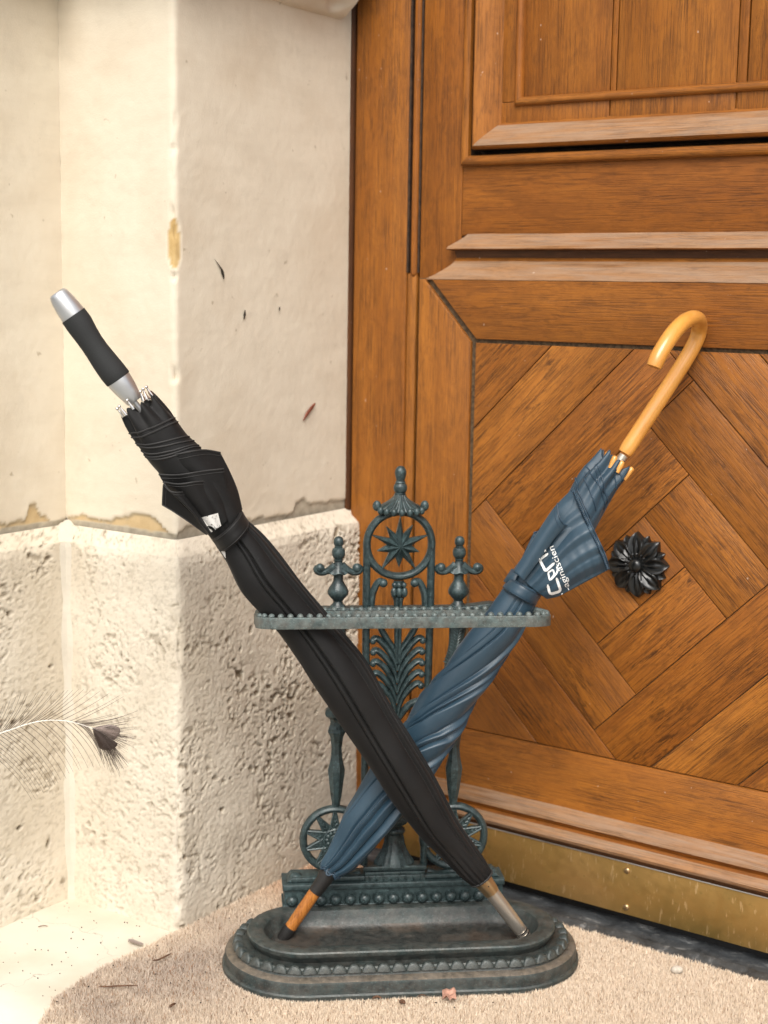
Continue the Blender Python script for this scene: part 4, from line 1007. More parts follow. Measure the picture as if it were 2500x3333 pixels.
def coons(L, Rr, B, T, nu, nv):                                # edge polylines in px; L,R bottom->top, B,T left->right
    L, Rr = smoothline(L, nv), smoothline(Rr, nv); B, T = smoothline(B, nu), smoothline(T, nu); G = np.zeros((nv, nu, 2))
    for j in range(nv):
        v = j / (nv - 1)
        for i in range(nu):
            t = i / (nu - 1)
            G[j, i] = (1 - t) * L[j] + t * Rr[j] + (1 - v) * B[i] + v * T[i] - ((1 - t) * (1 - v) * L[0] + t * (1 - v) * Rr[0] + (1 - t) * v * L[-1] + t * v * Rr[-1])
    return G
def panel(u, conv, L, Rr, B, T, bul, name, mat, nu=40, nv=48, hem=None, thick=.0007, hemr=.0011, edges=('T',)):
    cv = lambda pts: [conv(*p) for p in pts]
    G = coons(cv(L), cv(Rr), cv(B), cv(T), nu, nv); P = np.zeros((nv, nu, 3))
    for j in range(nv):
        for i in range(nu): P[j, i] = u.w(u.at(G[j, i, 0], G[j, i, 1], bul(i / (nu - 1), j / (nv - 1))))
    b = MB(); b.grid(P); o = b.build(name, mat, u.th, sharp=None)
    md = o.modifiers.new('thickness', 'SOLIDIFY'); md.thickness = thick; md.offset = 0
    u.bv.append(o)
    if hem:
        hb = MB()
        if 'T' in edges: hb.tube(P[-1] + u.n * .0004, hemr, 6); hb.tube(P[-4] + u.n * .0006, hemr * .45, 5)
        if 'R' in edges: hb.tube(P[:, -1] + u.n * .0004, hemr * .8, 6)
        if 'L' in edges: hb.tube(P[:, 0] + u.n * .0004, hemr * .8, 6)
        hb.build('hem', hem, o)
    return o
def spiral(u, S, r_of, t0, t1, a0, a1, rad, hem, parent, off=1.02, n=40, kd=.9, name='hem'):
    """thread laid on the rolled cloth from angle a0 to a1 (0 = right edge, 90 = facing the viewer)"""
    pts = []
    for k in range(n):
        f = k / (n - 1); t = t0 + (t1 - t0) * f; a = R_(a0 + (a1 - a0) * f); i = t * (len(S) - 1); i0 = int(min(i, len(S) - 2)); s = S[i0] + (S[i0 + 1] - S[i0]) * (i - i0)
        c = u.at(s[0], s[1]); r = s[2] / 2 * u.px(c) * off; r = r * float(u.fold(np.array([a]), t, r)[0]); pts.append(u.w(c) + r * (math.cos(a) * u.e + kd * math.sin(a) * u.n))
    b = MB(); b.tube(pts, rad, 6); return b.build(name, hem, parent)
def saw(x, drop=.10):
    f = x - np.floor(x); return np.where(f < 1 - drop, f / (1 - drop), (1 - f) / drop) - .5

def pleats(x, wid, drop):                                     # uneven pleats: each rises slowly and ends in a sharp fold
    e = np.concatenate([[0], np.cumsum(wid)]); e = e / e[-1]; f = x - np.floor(x); k = np.clip(np.searchsorted(e, f, 'right') - 1, 0, len(wid) - 1)
    u = (f - e[k]) / (e[k + 1] - e[k]); d_ = drop / (e[k + 1] - e[k]); h = np.array(wid) / max(wid)
    w_ = e[k + 1] - e[k]; dist = np.minimum(u, 1 - u) * w_
    return -.40 * np.exp(-((1 - u) * w_ / .011) ** 2) - .25 * np.exp(-(u * w_ / .008) ** 2) + (np.where(u < 1 - d_, (u / (1 - d_)) ** .8, np.maximum(0, (1 - u) / d_)) - .55) * (.35 + .65 * h[k])
# ---- black umbrella
bt = thing('black_umbrella', 'rolled black umbrella with a foam grip, leaning to the left in the iron stand', 'umbrella', sframe(1712, 3056, -.008))
bk = Umb(sframe(1712, 3056, -.008), sframe(*z4(190, 120), -.040), bt); bk.bv = []; bk.fold = lambda th, t, r: bfold(th, t, r)
btab = [(1566, 2857, 77), (1552, 2842, 84), (1537, 2824, 92), (1482, 2757, 108), (1426, 2688, 126), (1372, 2606, 142), (1320, 2525, 154), (1215, 2363, 160), (1111, 2200, 176), (999, 2048, 158), (929, 1964, 158), (857, 1880, 168), (802, 1795, 146), (770, 1753, 134), (747, 1725, 128),
        (731, 1698, 134), (700, 1655, 142), (650, 1590, 150), (587, 1501, 156), (546, 1457, 150), (498, 1389, 146), (470, 1350, 132), (452, 1324, 118)]
def bfold(th, t, r):
    lower = 1 - sstep(.70, .78, t)
    w_ = th / (2 * math.pi) + .20 * t + .045 * math.sin(3 * t + 1) + .02 * np.sin(2 * th + 4 * t)
    amp = .19 * (.35 + .65 * min(1, t * 6)) * lower
    wr = .012 * np.sin(th * 5 + 31 * t) + .01 * np.sin(th * 3 - 47 * t + 2)
    tipf = sstep(.93, 1, t)
    g = 1 + amp * pleats(w_, [1.3, .6, 1.1, .35, 1.5, .8, .45, 1.2, .7], .010) + wr * (.4 + .6 * lower) + tipf * .10 * np.cos(8 * th + 1)
    low = 1 - sstep(.0, .10, t); g = g + low * .05 * np.cos(16 * th)
    return g
body, BS = umb_tube(bk, btab, bfold, 'canopy', M['black_fab'], 260, 300)
rr = lambda t: 1
nrow = len(BS)
def tat(x, y): d = np.hypot(BS[:, 0] - x, BS[:, 1] - y); return np.argmin(d) / (nrow - 1)
# hems wound round the top of the roll: traced left end -> right end (zoom 4)
for (l, r_) in (((668, 1058), (985, 945)), ((690, 1085), (1000, 985)), ((705, 1120), (1060, 1062)), ((715, 1142), (1085, 1080)), ((735, 1180), (1120, 1120)), ((752, 1205), (1150, 1150)), ((775, 1225), (1165, 1165))):
    px0, px1 = z4(*l), z4(*r_)
    A2 = np.array([bk.A @ _R, -(bk.A @ _U)]); A2 /= np.linalg.norm(A2)
    t0 = tat(*px0); t1 = tat(*px1)
    spiral(bk, BS, rr, t0, t1, 172, 8, .0011, M['black_hem'], body, 1.015, 36)
# loose panels over the strap
sag = lambda k, e=1.0: (lambda u_, v_: k * (.35 + .65 * math.sin(math.pi * (.12 + .8 * u_))) + .004 * math.sin(u_ * 7 + v_ * 3) * v_ * e)
panel(bk, zb, [(660, 1795), (300, 1330), (60, 1050), (20, 880)], [(1065, 1505), (1010, 1280), (920, 1060), (800, 822)], [(660, 1795), (860, 1690), (1065, 1505)], [(20, 880), (300, 838), (590, 792), (800, 822)],
      lambda u_, v_: .024 * math.sin(math.pi * (.10 + .82 * u_)) * (.85 + .25 * v_) + .0022 * math.sin(9 * u_ + 4 * v_), 'canopy_panel', M['black_fab'], hem=M['black_hem'])
panel(bk, zb, [(675, 1790), (330, 1400), (130, 1190), (62, 1085)], [(948, 1590), (915, 1400), (870, 1180), (840, 1018)], [(675, 1790), (820, 1700), (948, 1590)], [(62, 1085), (300, 1090), (600, 1045), (840, 1018)],
      lambda u_, v_: .0285 * math.sin(math.pi * (.14 + .66 * u_)) * (.85 + .22 * v_) + .0018 * math.sin(11 * u_ + 3 * v_), 'canopy_panel', M['black_fab'], hem=M['black_hem'])
panel(bk, zb, [(668, 1800), (360, 1440), (160, 1240), (115, 1175)], [(815, 1705), (770, 1500), (700, 1330), (648, 1175)], [(668, 1800), (740, 1760), (815, 1705)], [(115, 1175), (300, 1200), (520, 1172), (648, 1172)],
      lambda u_, v_: .0320 * math.sin(math.pi * (.16 + .60 * u_)) * (.85 + .22 * v_) + .003 * math.sin(math.pi * u_) * v_, 'canopy_panel', M['black_fab'], hem=M['black_hem'])
panel(bk, zb, [(655, 1805), (420, 1500), (230, 1320), (140, 1225)], [(700, 1785), (570, 1590), (460, 1430), (368, 1275)], [(655, 1805), (678, 1798), (700, 1785)], [(140, 1225), (210, 1290), (330, 1300), (368, 1272)],
      lambda u_, v_: .0350 * (.72 + .28 * math.sin(math.pi * u_)) * (.85 + .22 * v_), 'canopy_panel', M['black_fab'], hem=M['black_hem'])
panel(bk, zb, [(640, 1808), (420, 1650), (240, 1530), (108, 1452)], [(672, 1800), (480, 1580), (290, 1400), (160, 1262)], [(640, 1808), (655, 1805), (672, 1800)], [(108, 1452), (112, 1340), (124, 1200), (160, 1262)],
      lambda u_, v_: .020 + .012 * u_ - .006 * v_, 'canopy_panel', M['black_fab'], hem=M['black_hem'], edges=('T', 'L'))
# strap
def strap(u, S, c0, c1, half, name, mat, skew, kd=.96, pad=1.06, hemmat=None):
    t0 = tat2(S, *c0); b = MB(); rows = []; nn = 72
    for k in range(9):
        f = -1 + 2 * k / 8; row = []
        for i in range(nn):
            a = 2 * math.pi * i / nn; sh = skew * math.cos(a)
            pos = np.array(c0) + np.array(c1) * (f * half + sh)
            j = np.argmin(np.hypot(S[:, 0] - pos[0], S[:, 1] - pos[1])); wd = max(S[j, 2], 116)
            c = u.at(pos[0], pos[1]); r = wd / 2 * u.px(c) * pad * (.90 if k in (0, 8) else .975 if k in (1, 7) else 1)
            row.append(u.w(c) + r * (math.cos(a) * u.e + kd * math.sin(a) * u.n) + (.0006 if abs(f) > .8 else 0) * u.n)
        rows.append(row)
    b.grid(np.array(rows), True); o = b.build(name, mat, u.th, sharp=None); md = o.modifiers.new('thickness', 'SOLIDIFY'); md.thickness = .0009
    if hemmat:
        for rw in (rows[1], rows[7]):
            hb = MB(); R3 = np.array(rw) ; hb.tube(np.vstack([R3, R3[:1]]) + u.n * .0006, .0005, 5, caps=False); hb.build('stitching', hemmat, o)
    return o
def tat2(S, x, y): return np.argmin(np.hypot(S[:, 0] - x, S[:, 1] - y)) / (len(S) - 1)
dirb = np.array([.585, .811])
strap(bk, BS, (750, 1727), dirb, 27, 'strap', M['black_fab'], -10, kd=1.40, pad=1.03, hemmat=M['black_hem'])
# handle, shaft, ferrule
def seglathe(u, tab, name, mat, parent, conv=lambda x, y: (x, y), seg=28, kd=1.0):   # tab: (x,y,width) zoom px
    b = MB(); rows = []; th = np.linspace(0, 2 * math.pi, seg, endpoint=False)
    k = (conv(1, 0)[0] - conv(0, 0)[0])
    for x, y, w_ in tab:
        X, Y = conv(x, y); c = u.at(X, Y); r = max(w_ * k / 2 * u.px(c), 1e-5); rows.append(u.w(c) + r * (np.cos(th)[:, None] * u.e + kd * np.sin(th)[:, None] * u.n))
    b.grid(np.array(rows), True); b.f.append(tuple(range(seg))); b.m.append(0); b.f.append(tuple((len(rows) - 1) * seg + i for i in range(seg))); b.m.append(0)
    return b.build(name, mat, parent, sharp=40)
seglathe(bk, [(700, 845, 38), (790, 960, 38), (840, 1040, 36)], 'shaft', M['alu'], bt, z4)
hg = seglathe(bk, [(287, 262, 176), (330, 322, 180), (372, 388, 166), (410, 446, 158), (450, 504, 160), (500, 574, 172), (550, 640, 180), (588, 688, 178), (592, 693, 172)], 'grip', M['foam'], bt, z4)
# rotate sizes: widths above are full diameters measured across the grip
seglathe(bk, [(176, 106, 96), (180, 112, 116), (188, 124, 130), (212, 158, 146), (250, 210, 162), (284, 257, 168), (290, 265, 168)], 'end_cap', M['alu'], bt, z4)
seglathe(bk, [(590, 690, 166), (600, 705, 168), (640, 757, 152), (676, 805, 128), (698, 836, 112), (702, 842, 104), (703, 843, 60)], 'collar', M['alu'], bt, z4)
seglathe(bk, [(1545, 2832, 60), (1568, 2862, 62), (1592, 2892, 52), (1600, 2904, 50)], 'ferrule_cap', M['gold'], bt, kd=1)
fe = seglathe(bk, [(1598, 2901, 46), (1660, 2983, 44), (1706, 3043, 40), (1712, 3051, 36)], 'ferrule', M['champagne'], bt)
for (x, y, w_) in ((1697, 3031, 43), (1704, 3041, 42)):
    o = seglathe(bk, [(x - 2, y - 3, w_), (x + 1, y + 1, w_)], 'band', M['chrome'], fe)
hb = MB(); 
for k in range(2): hb.sphere(bk.w(bk.at(1583 + 7 * k, 2877 + 8 * k, .0108)), .0013, 8, 6)
hb.build('rivet', M['rubber'], fe)
# rib tips with ball ends
for (x0_, y0_, x1_, y1_, b_) in ((690, 890, 652, 836, .016), (625, 940, 584, 893, .010), (640, 930, 598, 877, .014), (760, 835, 740, 776, .016), (783, 822, 758, 760, .013), (815, 800, 781, 746, .006), (700, 880, 676, 842, -.012), (800, 830, 770, 790, -.012)):
    hb = MB(); p, q = bk.w(bk.at(*z4(x0_, y0_), b_)), bk.w(bk.at(*z4(x1_, y1_), b_)); d_ = (p - q)
    hb.tube([q + d_ * -.0, q + d_ * .35, q + d_ * .75, p - d_ * -.1], [.0007, .0014, .0023, .0024], 10); hb.sphere(q, .0020, 12, 8); hb.build('rib_tip', M['chrome'], bt)
# cloth points between the ribs at the top
for (a0, a1, t_) in (((605, 950), (690, 900), 1), ((670, 905), (775, 905), 2), ((752, 838), (850, 800), 3)):
    pass

# ---- blue umbrella
ut = thing('blue_umbrella', 'rolled navy blue umbrella with white lettering and a curved wooden crook handle', 'umbrella', sframe(912, 3068, .026))
bl = Umb(sframe(912, 3068, .026), sframe(2029, 1485, .034), ut); bl.bv = []; bl.fold = lambda th, t, r: ufold(th, t, r)
utab = [(1072, 2838, 66), (1080, 2826, 76), (1110, 2797, 98), (1150, 2742, 122), (1185, 2688, 144), (1224, 2634, 152), (1310, 2505, 162), (1412, 2363, 168), (1461, 2281, 156), (1517, 2200, 150), (1575, 2120, 142), (1632, 2046, 134), (1672, 1976, 126), (1702, 1922, 118), (1722, 1890, 122),
        (1760, 1850, 136), (1818, 1770, 152), (1885, 1673, 134), (1940, 1577, 124), (1975, 1535, 114), (1998, 1501, 104)]
def ufold(th, t, r):
    lower = 1 - sstep(.60, .70, t); st_ = 1 - sstep(.12, .02, t)
    ph = 2.2 * t + (3.6 * sstep(.18, .62, t))
    w1 = th / (2 * math.pi) + ph / 7 + .03 * np.sin(2 * th + 5 * t) 
    g = 1 + ((.17 + .13 * (1 - sstep(.35, .62, t))) * lower + .01) * pleats(w1, [1.6, .5, .35, .9, .4, 1.2, .3, .55, 1.4, .6], .018)
    g = g + (1 - sstep(0, .22, t)) * .05 * np.cos(9 * th + .5) + .012 * np.sin(4 * th + 37 * t)
    g = g + sstep(.84, 1, t) * .13 * np.cos(8 * th + 2) + sstep(.66, .8, t) * .03 * np.sin(5 * th + 24 * t)
    return g
ubody, US = umb_tube(bl, utab, ufold, 'canopy', M['blue_fab'], 300, 420)
hb = MB(); pts = []
c = bl.at(1074, 2836); 
for k in range(61):
    a = 2 * math.pi * k / 60; r = 36 * bl.px(c); pts.append(bl.w(c) + r * (1 + .06 * math.sin(9 * a)) * (math.cos(a) * bl.e + .9 * math.sin(a) * bl.n) + bl.A * .0022 * math.sin(7 * a))
hb.tube(pts, .0013, 6, caps=False); hb.tube(np.array(pts) + bl.A * .003, .0009, 6, caps=False); hb.build('hem', M['blue_hem'], ubody)
hb = MB(); pts = []; c = bk.at(1567, 2858)
for k in range(41):
    a = 2 * math.pi * k / 40; r = 39 * bk.px(c); pts.append(bk.w(c) + r * (math.cos(a) * bk.e + .9 * math.sin(a) * bk.n))
hb.tube(pts, .0014, 6, caps=False); hb.build('hem', M['black_hem'], body)
# wound hems near the top
def tau(x, y): return np.argmin(np.hypot(US[:, 0] - x, US[:, 1] - y)) / (len(US) - 1)
for (l, r_, a0, a1) in (((560, 560), (900, 1150), 160, 40), ((330, 900), (520, 1700), 172, 60), ((500, 700), (690, 1500), 150, 50), ((620, 400), (930, 1500), 140, 15), ((640, 400), (960, 1400), 130, 15), ((1010, 500), (1110, 1100), 70, 30), ((1060, 560), (1230, 1000), 50, 10)):
    t0, t1 = tau(*zr(*l)), tau(*zr(*r_)); spiral(bl, US, rr, t0, t1, a0, a1, .0009, M['blue_hem'], ubody, 1.03, 30)
# back flap, folded pocket and the lettered front panel
panel(bl, z5, [(180, 1850), (235, 1730), (285, 1625)], [(330, 1840), (380, 1720), (430, 1600)], [(180, 1850), (250, 1850), (330, 1840)], [(285, 1625), (350, 1612), (430, 1600)], lambda u_, v_: .004 + .008 * u_, 'canopy_panel', M['blue_fab'], 20, 24, hem=M['blue_hem'])
def fb(u_, v_):
    x = u_ + .05 * math.sin(3 * v_)
    rid = float(np.interp(x, [0, .10, .22, .30, .40, .52, .60, .72, .80, .90, 1.0], [.0, .55, .25, .70, .20, .95, .55, 1.0, .45, .80, .10]))
    rid2 = float(np.interp(x, [0, .16, .36, .50, .66, .84, 1.0], [.0, .4, .3, .9, .6, .9, .1]))
    k_ = .55 * rid + .45 * rid2
    return .0225 * math.sin(math.pi * min(1, .15 + .70 * u_)) + (.003 + .016 * v_) * k_ * (1 - .35 * v_ * v_) + .0008 * math.sin(50 * v_ + 4 * u_) * max(0, u_ - .3) * v_
front = panel(bl, z5, [(165, 1885), (300, 1650), (430, 1450), (560, 1315)], [(372, 2072), (440, 2058), (500, 2030), (640, 1955), (795, 1872)], [(165, 1885), (255, 1985), (372, 2072)], [(560, 1315), (630, 1480), (710, 1650), (765, 1770), (795, 1872)], fb, 'canopy_panel', M['blue_fab'], 56, 64, hem=M['blue_hem'], edges=('T',))
# gathered seam: puckers as a row of short stitches parallel to the hem
hb = MB()
Tm = smoothline([z5(*p) for p in ((545, 1340), (612, 1500), (690, 1668), (745, 1788), (782, 1882))], 46)
for k in range(1, 45):
    p = bl.w(bl.at(Tm[k][0], Tm[k][1], .0275 + .0035 * (k / 45))); q = bl.w(bl.at(Tm[k][0] + 5, Tm[k][1] - 3, .0285 + .0035 * (k / 45))); hb.tube([p, (p + q) / 2 + bl.n * .0016, q], .0012, 5)
hb.build('stitching', M['blue_hem'], front)
panel(bl, z5, [(150, 1890), (270, 1690), (390, 1500), (445, 1428)], [(215, 1955), (330, 1800), (430, 1660), (512, 1578)], [(150, 1890), (185, 1920), (215, 1955)], [(445, 1428), (452, 1500), (480, 1560), (512, 1578)],
      lambda u_, v_: .030 + .012 * math.sin(math.pi * (.1 + .75 * u_)) * (.5 + .5 * v_), 'canopy_panel', M['blue_fab'], 24, 40, hem=M['blue_hem'])
strap(bl, US, (1700, 1924), np.array([.572, -.82]), 24, 'strap', M['blue_fab'], 6, kd=1.28, pad=1.01, hemmat=M['blue_hem'])
hb = MB()
P = [[bl.w(bl.at(*z5(x, y), .012 + .004 * j)) for x, y in ((85, 1955), (120, 1900), (148, 1868))] for j in (0, 1)] 
P = [[bl.w(bl.at(*z5(x, y), b_)) for x, y in ((88, 1958), (118, 1912), (146, 1872))] for b_ in (-.004, .004)] + [[bl.w(bl.at(*z5(x, y), .020)) for x, y in ((140, 1992), (165, 1950), (190, 1905))]]
hb.grid(P); o = hb.build('strap_tab', M['blue_fab'], ut); md = o.modifiers.new('thickness', 'SOLIDIFY'); md.thickness = .002
# rib tips in wood
for (x0_, y0_, x1_, y1_, b_, rd) in ((845, 400, 945, 165, .012, .0050), (1000, 500, 1105, 255, .016, .0050), (1155, 600, 1270, 375, .016, .0050), (1330, 760, 1500, 525, .004, .0048), (1020, 560, 1180, 300, -.010, .0045)):
    hb = MB(); p, q = bl.w(bl.at(*zr(x0_, y0_), b_)), bl.w(bl.at(*zr(x1_, y1_), b_)); d_ = q - p
    hb.tube([p - d_ * .15, p + d_ * .5, p + d_ * .92, p + d_ * .98, p + d_ * 1.04, p + d_ * 1.07], [rd * .66, rd * .78, rd * .74, rd * .64, rd * .40, .0003], 12); hb.build('rib_tip', M['honey'], ut)
# crook handle
hk = [((835, 1195), .036), ((880, 1118), .0365), ((985, 957), .037), ((1090, 797), .038), ((1190, 645), .039), ((1290, 490), .040), ((1352, 385), .041), ((1388, 310), .040), ((1404, 245), .034), ((1400, 200), .022), ((1380, 180), .008), ((1340, 182), -.008), ((1285, 215), -.024), ((1225, 280), -.037), ((1170, 360), -.046), ((1122, 445), -.051), ((1088, 528), -.053)]
pts = np.array([sframe(*z5(*p), y) for p, y in hk]); pts = smoothline(pts, 90) - bl.P0
hb = MB(); hb.tube(pts[6:-1], np.concatenate([[.0088, .0097], np.full(79, .0100), [.0098, .0090]])[:len(pts[6:-1])], 24); hb.build('crook_handle', M['honey'], ut, sharp=50)
seglathe(bl, [(2031, 1482, 30), (1985, 1545, 28)], 'shaft', M['champagne'], ut)
seglathe(bl, [(1086, 2818, 56), (1068, 2842, 58), (1050, 2870, 48), (1030, 2898, 45), (1026, 2904, 44)], 'ferrule_cap', M['rubber'], ut)
seglathe(bl, [(1034, 2891, 40), (985, 2962, 39), (938, 3030, 37)], 'ferrule', M['shaft_wood'], ut)
seglathe(bl, [(946, 3018, 42), (938, 3030, 42), (914, 3064, 38), (910, 3069, 34)], 'ferrule_tip', M['rubber'], ut)

# ---- printed lettering laid on the cloth
def cloth_bvh(obs):
    out = []
    for o in obs:
        me_ = o.data; lp = Vector(o.parent.location); out.append(BVHTree.FromPolygons([v.co + lp for v in me_.vertices], [tuple(p.vertices) for p in me_.polygons]))
    return out
def hit(bvs, x, y):
    d = Vector(ray(x, y)).normalized(); best = None
    for b_ in bvs:
        h = b_.ray_cast(Vector(_C), d)
        if h[0] is not None and (best is None or h[3] < best[1]): best = (h[0], h[3])
    return None if best is None else np.array(best[0] - d * .0011)
def stroke(mb, u, bvs, pts, w_, conv, n=40, closed=False):
    Q = smoothline([conv(*p) for p in pts], n); T = np.gradient(Q, axis=0); T /= np.linalg.norm(T, axis=1)[:, None]; N = np.column_stack([-T[:, 1], T[:, 0]]); k = conv(1, 0)[0] - conv(0, 0)[0]
    rows = []
    for i in range(n):
        f = min(i, n - 1 - i) / max(1, n * .06); ww = w_ * k / 2 * min(1, .45 + .55 * f)
        r = [hit(bvs, *(Q[i] + N[i] * ww * s)) for s in (-1, -.33, .33, 1)]
        if any(p is None for p in r):
            if len(rows) > 1: mb.grid(np.array(rows) - u.P0)
            rows = []; continue
        rows.append(r)
    if len(rows) > 1: mb.grid(np.array(rows) - u.P0)
bvf = cloth_bvh(bl.bv)
mb = MB()
def dense(pts, rad=14):                                        # polyline with small rounded corners
    P = [np.array(p, float) for p in pts]; out = [P[0]]
    for i in range(1, len(P) - 1):
        a, b_, c_ = P[i - 1], P[i], P[i + 1]; l1, l2 = np.linalg.norm(a - b_), np.linalg.norm(c_ - b_); r1, r2 = min(rad, l1 * .45), min(rad, l2 * .45)
        p, q = b_ + (a - b_) / l1 * r1, b_ + (c_ - b_) / l2 * r2
        out += [(1 - t) ** 2 * p + 2 * t * (1 - t) * b_ + t * t * q for t in (0, .25, .5, .75, 1)]
    return out + [P[-1]]
big = 40
stroke(mb, bl, bvf, dense([(657, 1165), (692, 1312), (856, 1262), (788, 1062)], 46), big, zt, 70)      # C
stroke(mb, bl, bvf, dense([(690, 1104), (664, 985), (738, 938), (760, 1010), (694, 1100)], 22), 25, zt, 60)   # a
stroke(mb, bl, bvf, dense([(700, 1098), (790, 1000), (812, 940), (792, 893)], 40), 27, zt, 40)
stroke(mb, bl, bvf, dense([(664, 697), (536, 790), (626, 962), (762, 838)], 30), big, zt, 70)          # n
stroke(mb, bl, bvf, [(612, 655), (636, 666)], 34, zt, 8)
stroke(mb, bl, bvf, [(842, 1338), (868, 1306), (920, 1288)], 15, zt, 20)
def word(txt, start, end, xh, mb):
    cu = bpy.data.curves.new('word', 'FONT'); cu.body = txt; ob = bpy.data.objects.new('word', cu); COL.objects.link(ob)
    bpy.context.view_layer.update(); me_ = ob.evaluated_get(bpy.context.evaluated_depsgraph_get()).to_mesh()
    import bmesh
    bm = bmesh.new(); bm.from_mesh(me_); bmesh.ops.triangulate(bm, faces=bm.faces[:]); bmesh.ops.subdivide_edges(bm, edges=[e for e in bm.edges if e.calc_length() > .12], cuts=2)
    vs = np.array([v.co[:2] for v in bm.verts]); fs = [[v.index for v in f.verts] for f in bm.faces]; bm.free()
    bpy.data.objects.remove(ob); bpy.data.curves.remove(cu)
    start, end = np.array(start, float), np.array(end, float); L_ = np.linalg.norm(end - start); d_ = (end - start) / L_; up = np.array([d_[1], -d_[0]])
    kx = L_ / vs[:, 0].max(); pts = [hit(bvf, *zt(*(start + d_ * v[0] * kx + up * v[1] * xh / .50))) for v in vs]
    keep = [f for f in fs if all(pts[i] is not None for i in f)]
    mb.add([(p if p is not None else bl.P0) - bl.P0 for p in pts], keep)
word('-aginascien', (1004, 1242), (742, 580), 66, mb)
mb.build('lettering', M['white_print'], ut, smooth=False)
# pale print on the black cloth, cut by the strap
bvb = cloth_bvh(bk.bv); 
def patch(mb, bvs, u, poly_rows):
    rows = []
    for (l, r_, n_) in poly_rows: pass
def qpatch(mb, u, bvs, tl, tr, br, bl_, conv, n=16, hole=None):
    rows = []
    for j in range(n):
        v = j / (n - 1); a = np.array(tl) * (1 - v) + np.array(bl_) * v; c = np.array(tr) * (1 - v) + np.array(br) * v
        r = [hit(bvs, *conv(*(a + (c - a) * i / (n - 1)))) for i in range(n)]
        if any(p is None for p in r): continue
        rows.append(r)
    if len(rows) > 1: mb.grid(np.array(rows) - u.P0)
mb = MB(); qpatch(mb, bk, bvb, (575, 1602), (772, 1548), (812, 1700), (690, 1782), zb); qpatch(mb, bk, bvb, (790, 1985), (856, 1945), (866, 2092), (850, 2075), zb); qpatch(mb, bk, bvb, (768, 2000), (784, 1998), (808, 2052), (795, 2050), zb)
mb.build('printed_patch', M['worn_print'], bt, smooth=False)
mb = MB(); 
bvb2 = bvb
def hit2(bvs, x, y): return hit(bvs, x, y)
stroke(mb, bk, bvb, [(640, 1718), (690, 1725), (722, 1755), (730, 1775)], 34, zb, 20); 
for i in range(len(mb.v)): mb.v[i] = tuple(np.array(mb.v[i]) + bk.n * .0006)
mb.build('printed_mark', M['black_fab'], bt, smooth=False)

# ================================================================== FEATHER
FY = 1.70
ft = thing('peacock_feather', 'peacock tail feather with thin dark barbs in front of the pitted stone', 'feather', (-.64, FY, -.15))
fl_ = np.array(ft.location)
def fw(x, y, dy=0.0): return onp(*zf(x, y), (0, FY + dy, 0), np.array([0, 1.0, 0])) - fl_
rp = [(-260, 850), (0, 716), (130, 672), (250, 628), (340, 602), (430, 582), (520, 570), (610, 567), (700, 572), (800, 586), (890, 608), (960, 630), (1040, 660), (1120, 705), (1200, 755), (1250, 785)]
low = [np.array([0, 0, 0]), np.array([.003, 0, .10]), np.array([.02, 0, .28])]
pts = np.vstack([low, [fw(*p) for p in rp]]); rc = smoothline(pts, 120)
b = MB(); b.tube(rc, np.interp(np.linspace(0, 1, 120), [0, .45, .8, 1], [.0022, .0012, .0008, .0003]), 8); b.build('rachis', M['rachis'], ft)
rpx = np.array(rp); RS = smoothline(rpx, 200)
def rroot(x): j = np.argmin(np.abs(RS[:, 0] - x)); return RS[j]
b = MB()
def barb(root, tip, bul, dy, r=.00033):
    root, tip = np.array(root, float), np.array(tip, float); d_ = tip - root; nrm = np.array([-d_[1], d_[0]]) / (np.hypot(*d_) + 1e-9); mid = (root + tip) / 2 + nrm * bul
    q = [(1 - t) ** 2 * root + 2 * t * (1 - t) * mid + t * t * tip for t in np.linspace(0, 1, 10)]
    b.tube([fw(p[0], p[1], dy * t) for p, t in zip(q, np.linspace(0, 1, 10))], np.linspace(r, r * .45, 10), 4, caps=False)
for x in np.concatenate([np.arange(-240, 0, 55), [10, 40, 62, 90, 130, 160, 205, 240, 300, 335, 370, 430, 480, 530, 610, 690, 780, 830]]):
    r0_ = rroot(x); j = random.uniform(-14, 14); f = np.clip(x / 800, 0, 1)
    barb(r0_, (r0_[0] + 330 + 240 * f + j + (x < 60) * -70, r0_[1] - 440 + 150 * f + j * .5), 50 - 25 * f, random.uniform(-.02, .02))
barb(rroot(800), (1550, 460), 95, .01); barb(rroot(820), (1260, 500), 20, .01); barb(rroot(845), (1330, 500), 25, .0)
for x in (880, 900, 920, 940, 960, 980): barb(rroot(x), (1180 + (x - 880) * 3.4 + random.uniform(-20, 20), 560 - (x - 880) * .4 + random.uniform(-15, 15)), 16, 0)
for k, x in enumerate([-250, -215, -175, -140, -100, -60, -20, 20, 60, 110, 160, 220, 300, 350, 430, 470, 560, 640, 740, 800, 850, 880, 905, 925, 945, 960, 975, 990]):
    r0_ = rroot(x); f = np.clip(x / 1000, -.3, 1); j = random.uniform(-15, 15)
    if x < 820: barb(r0_, (r0_[0] + 560 - 230 * f + j, r0_[1] + 600 - 110 * f + j), -110 + 30 * f, random.uniform(-.02, .02))
    else: barb(r0_, (1090 + (x - 850) * .5 + j, 880 + (x - 850) * 1.2 + j * 2), -60, random.uniform(-.01, .01))
for k in range(120):
    f = k / 119; root = rroot(1030 + 200 * f * random.uniform(.4, 1)); ang = R_(-14 + 88 * random.random() ** .9); ln = random.uniform(260, 460) * (1 - .15 * abs(f - .5))
    barb(root, root + np.array([math.cos(ang), math.sin(ang)]) * ln, random.uniform(-30, 10), random.uniform(-.012, .012), .00024)
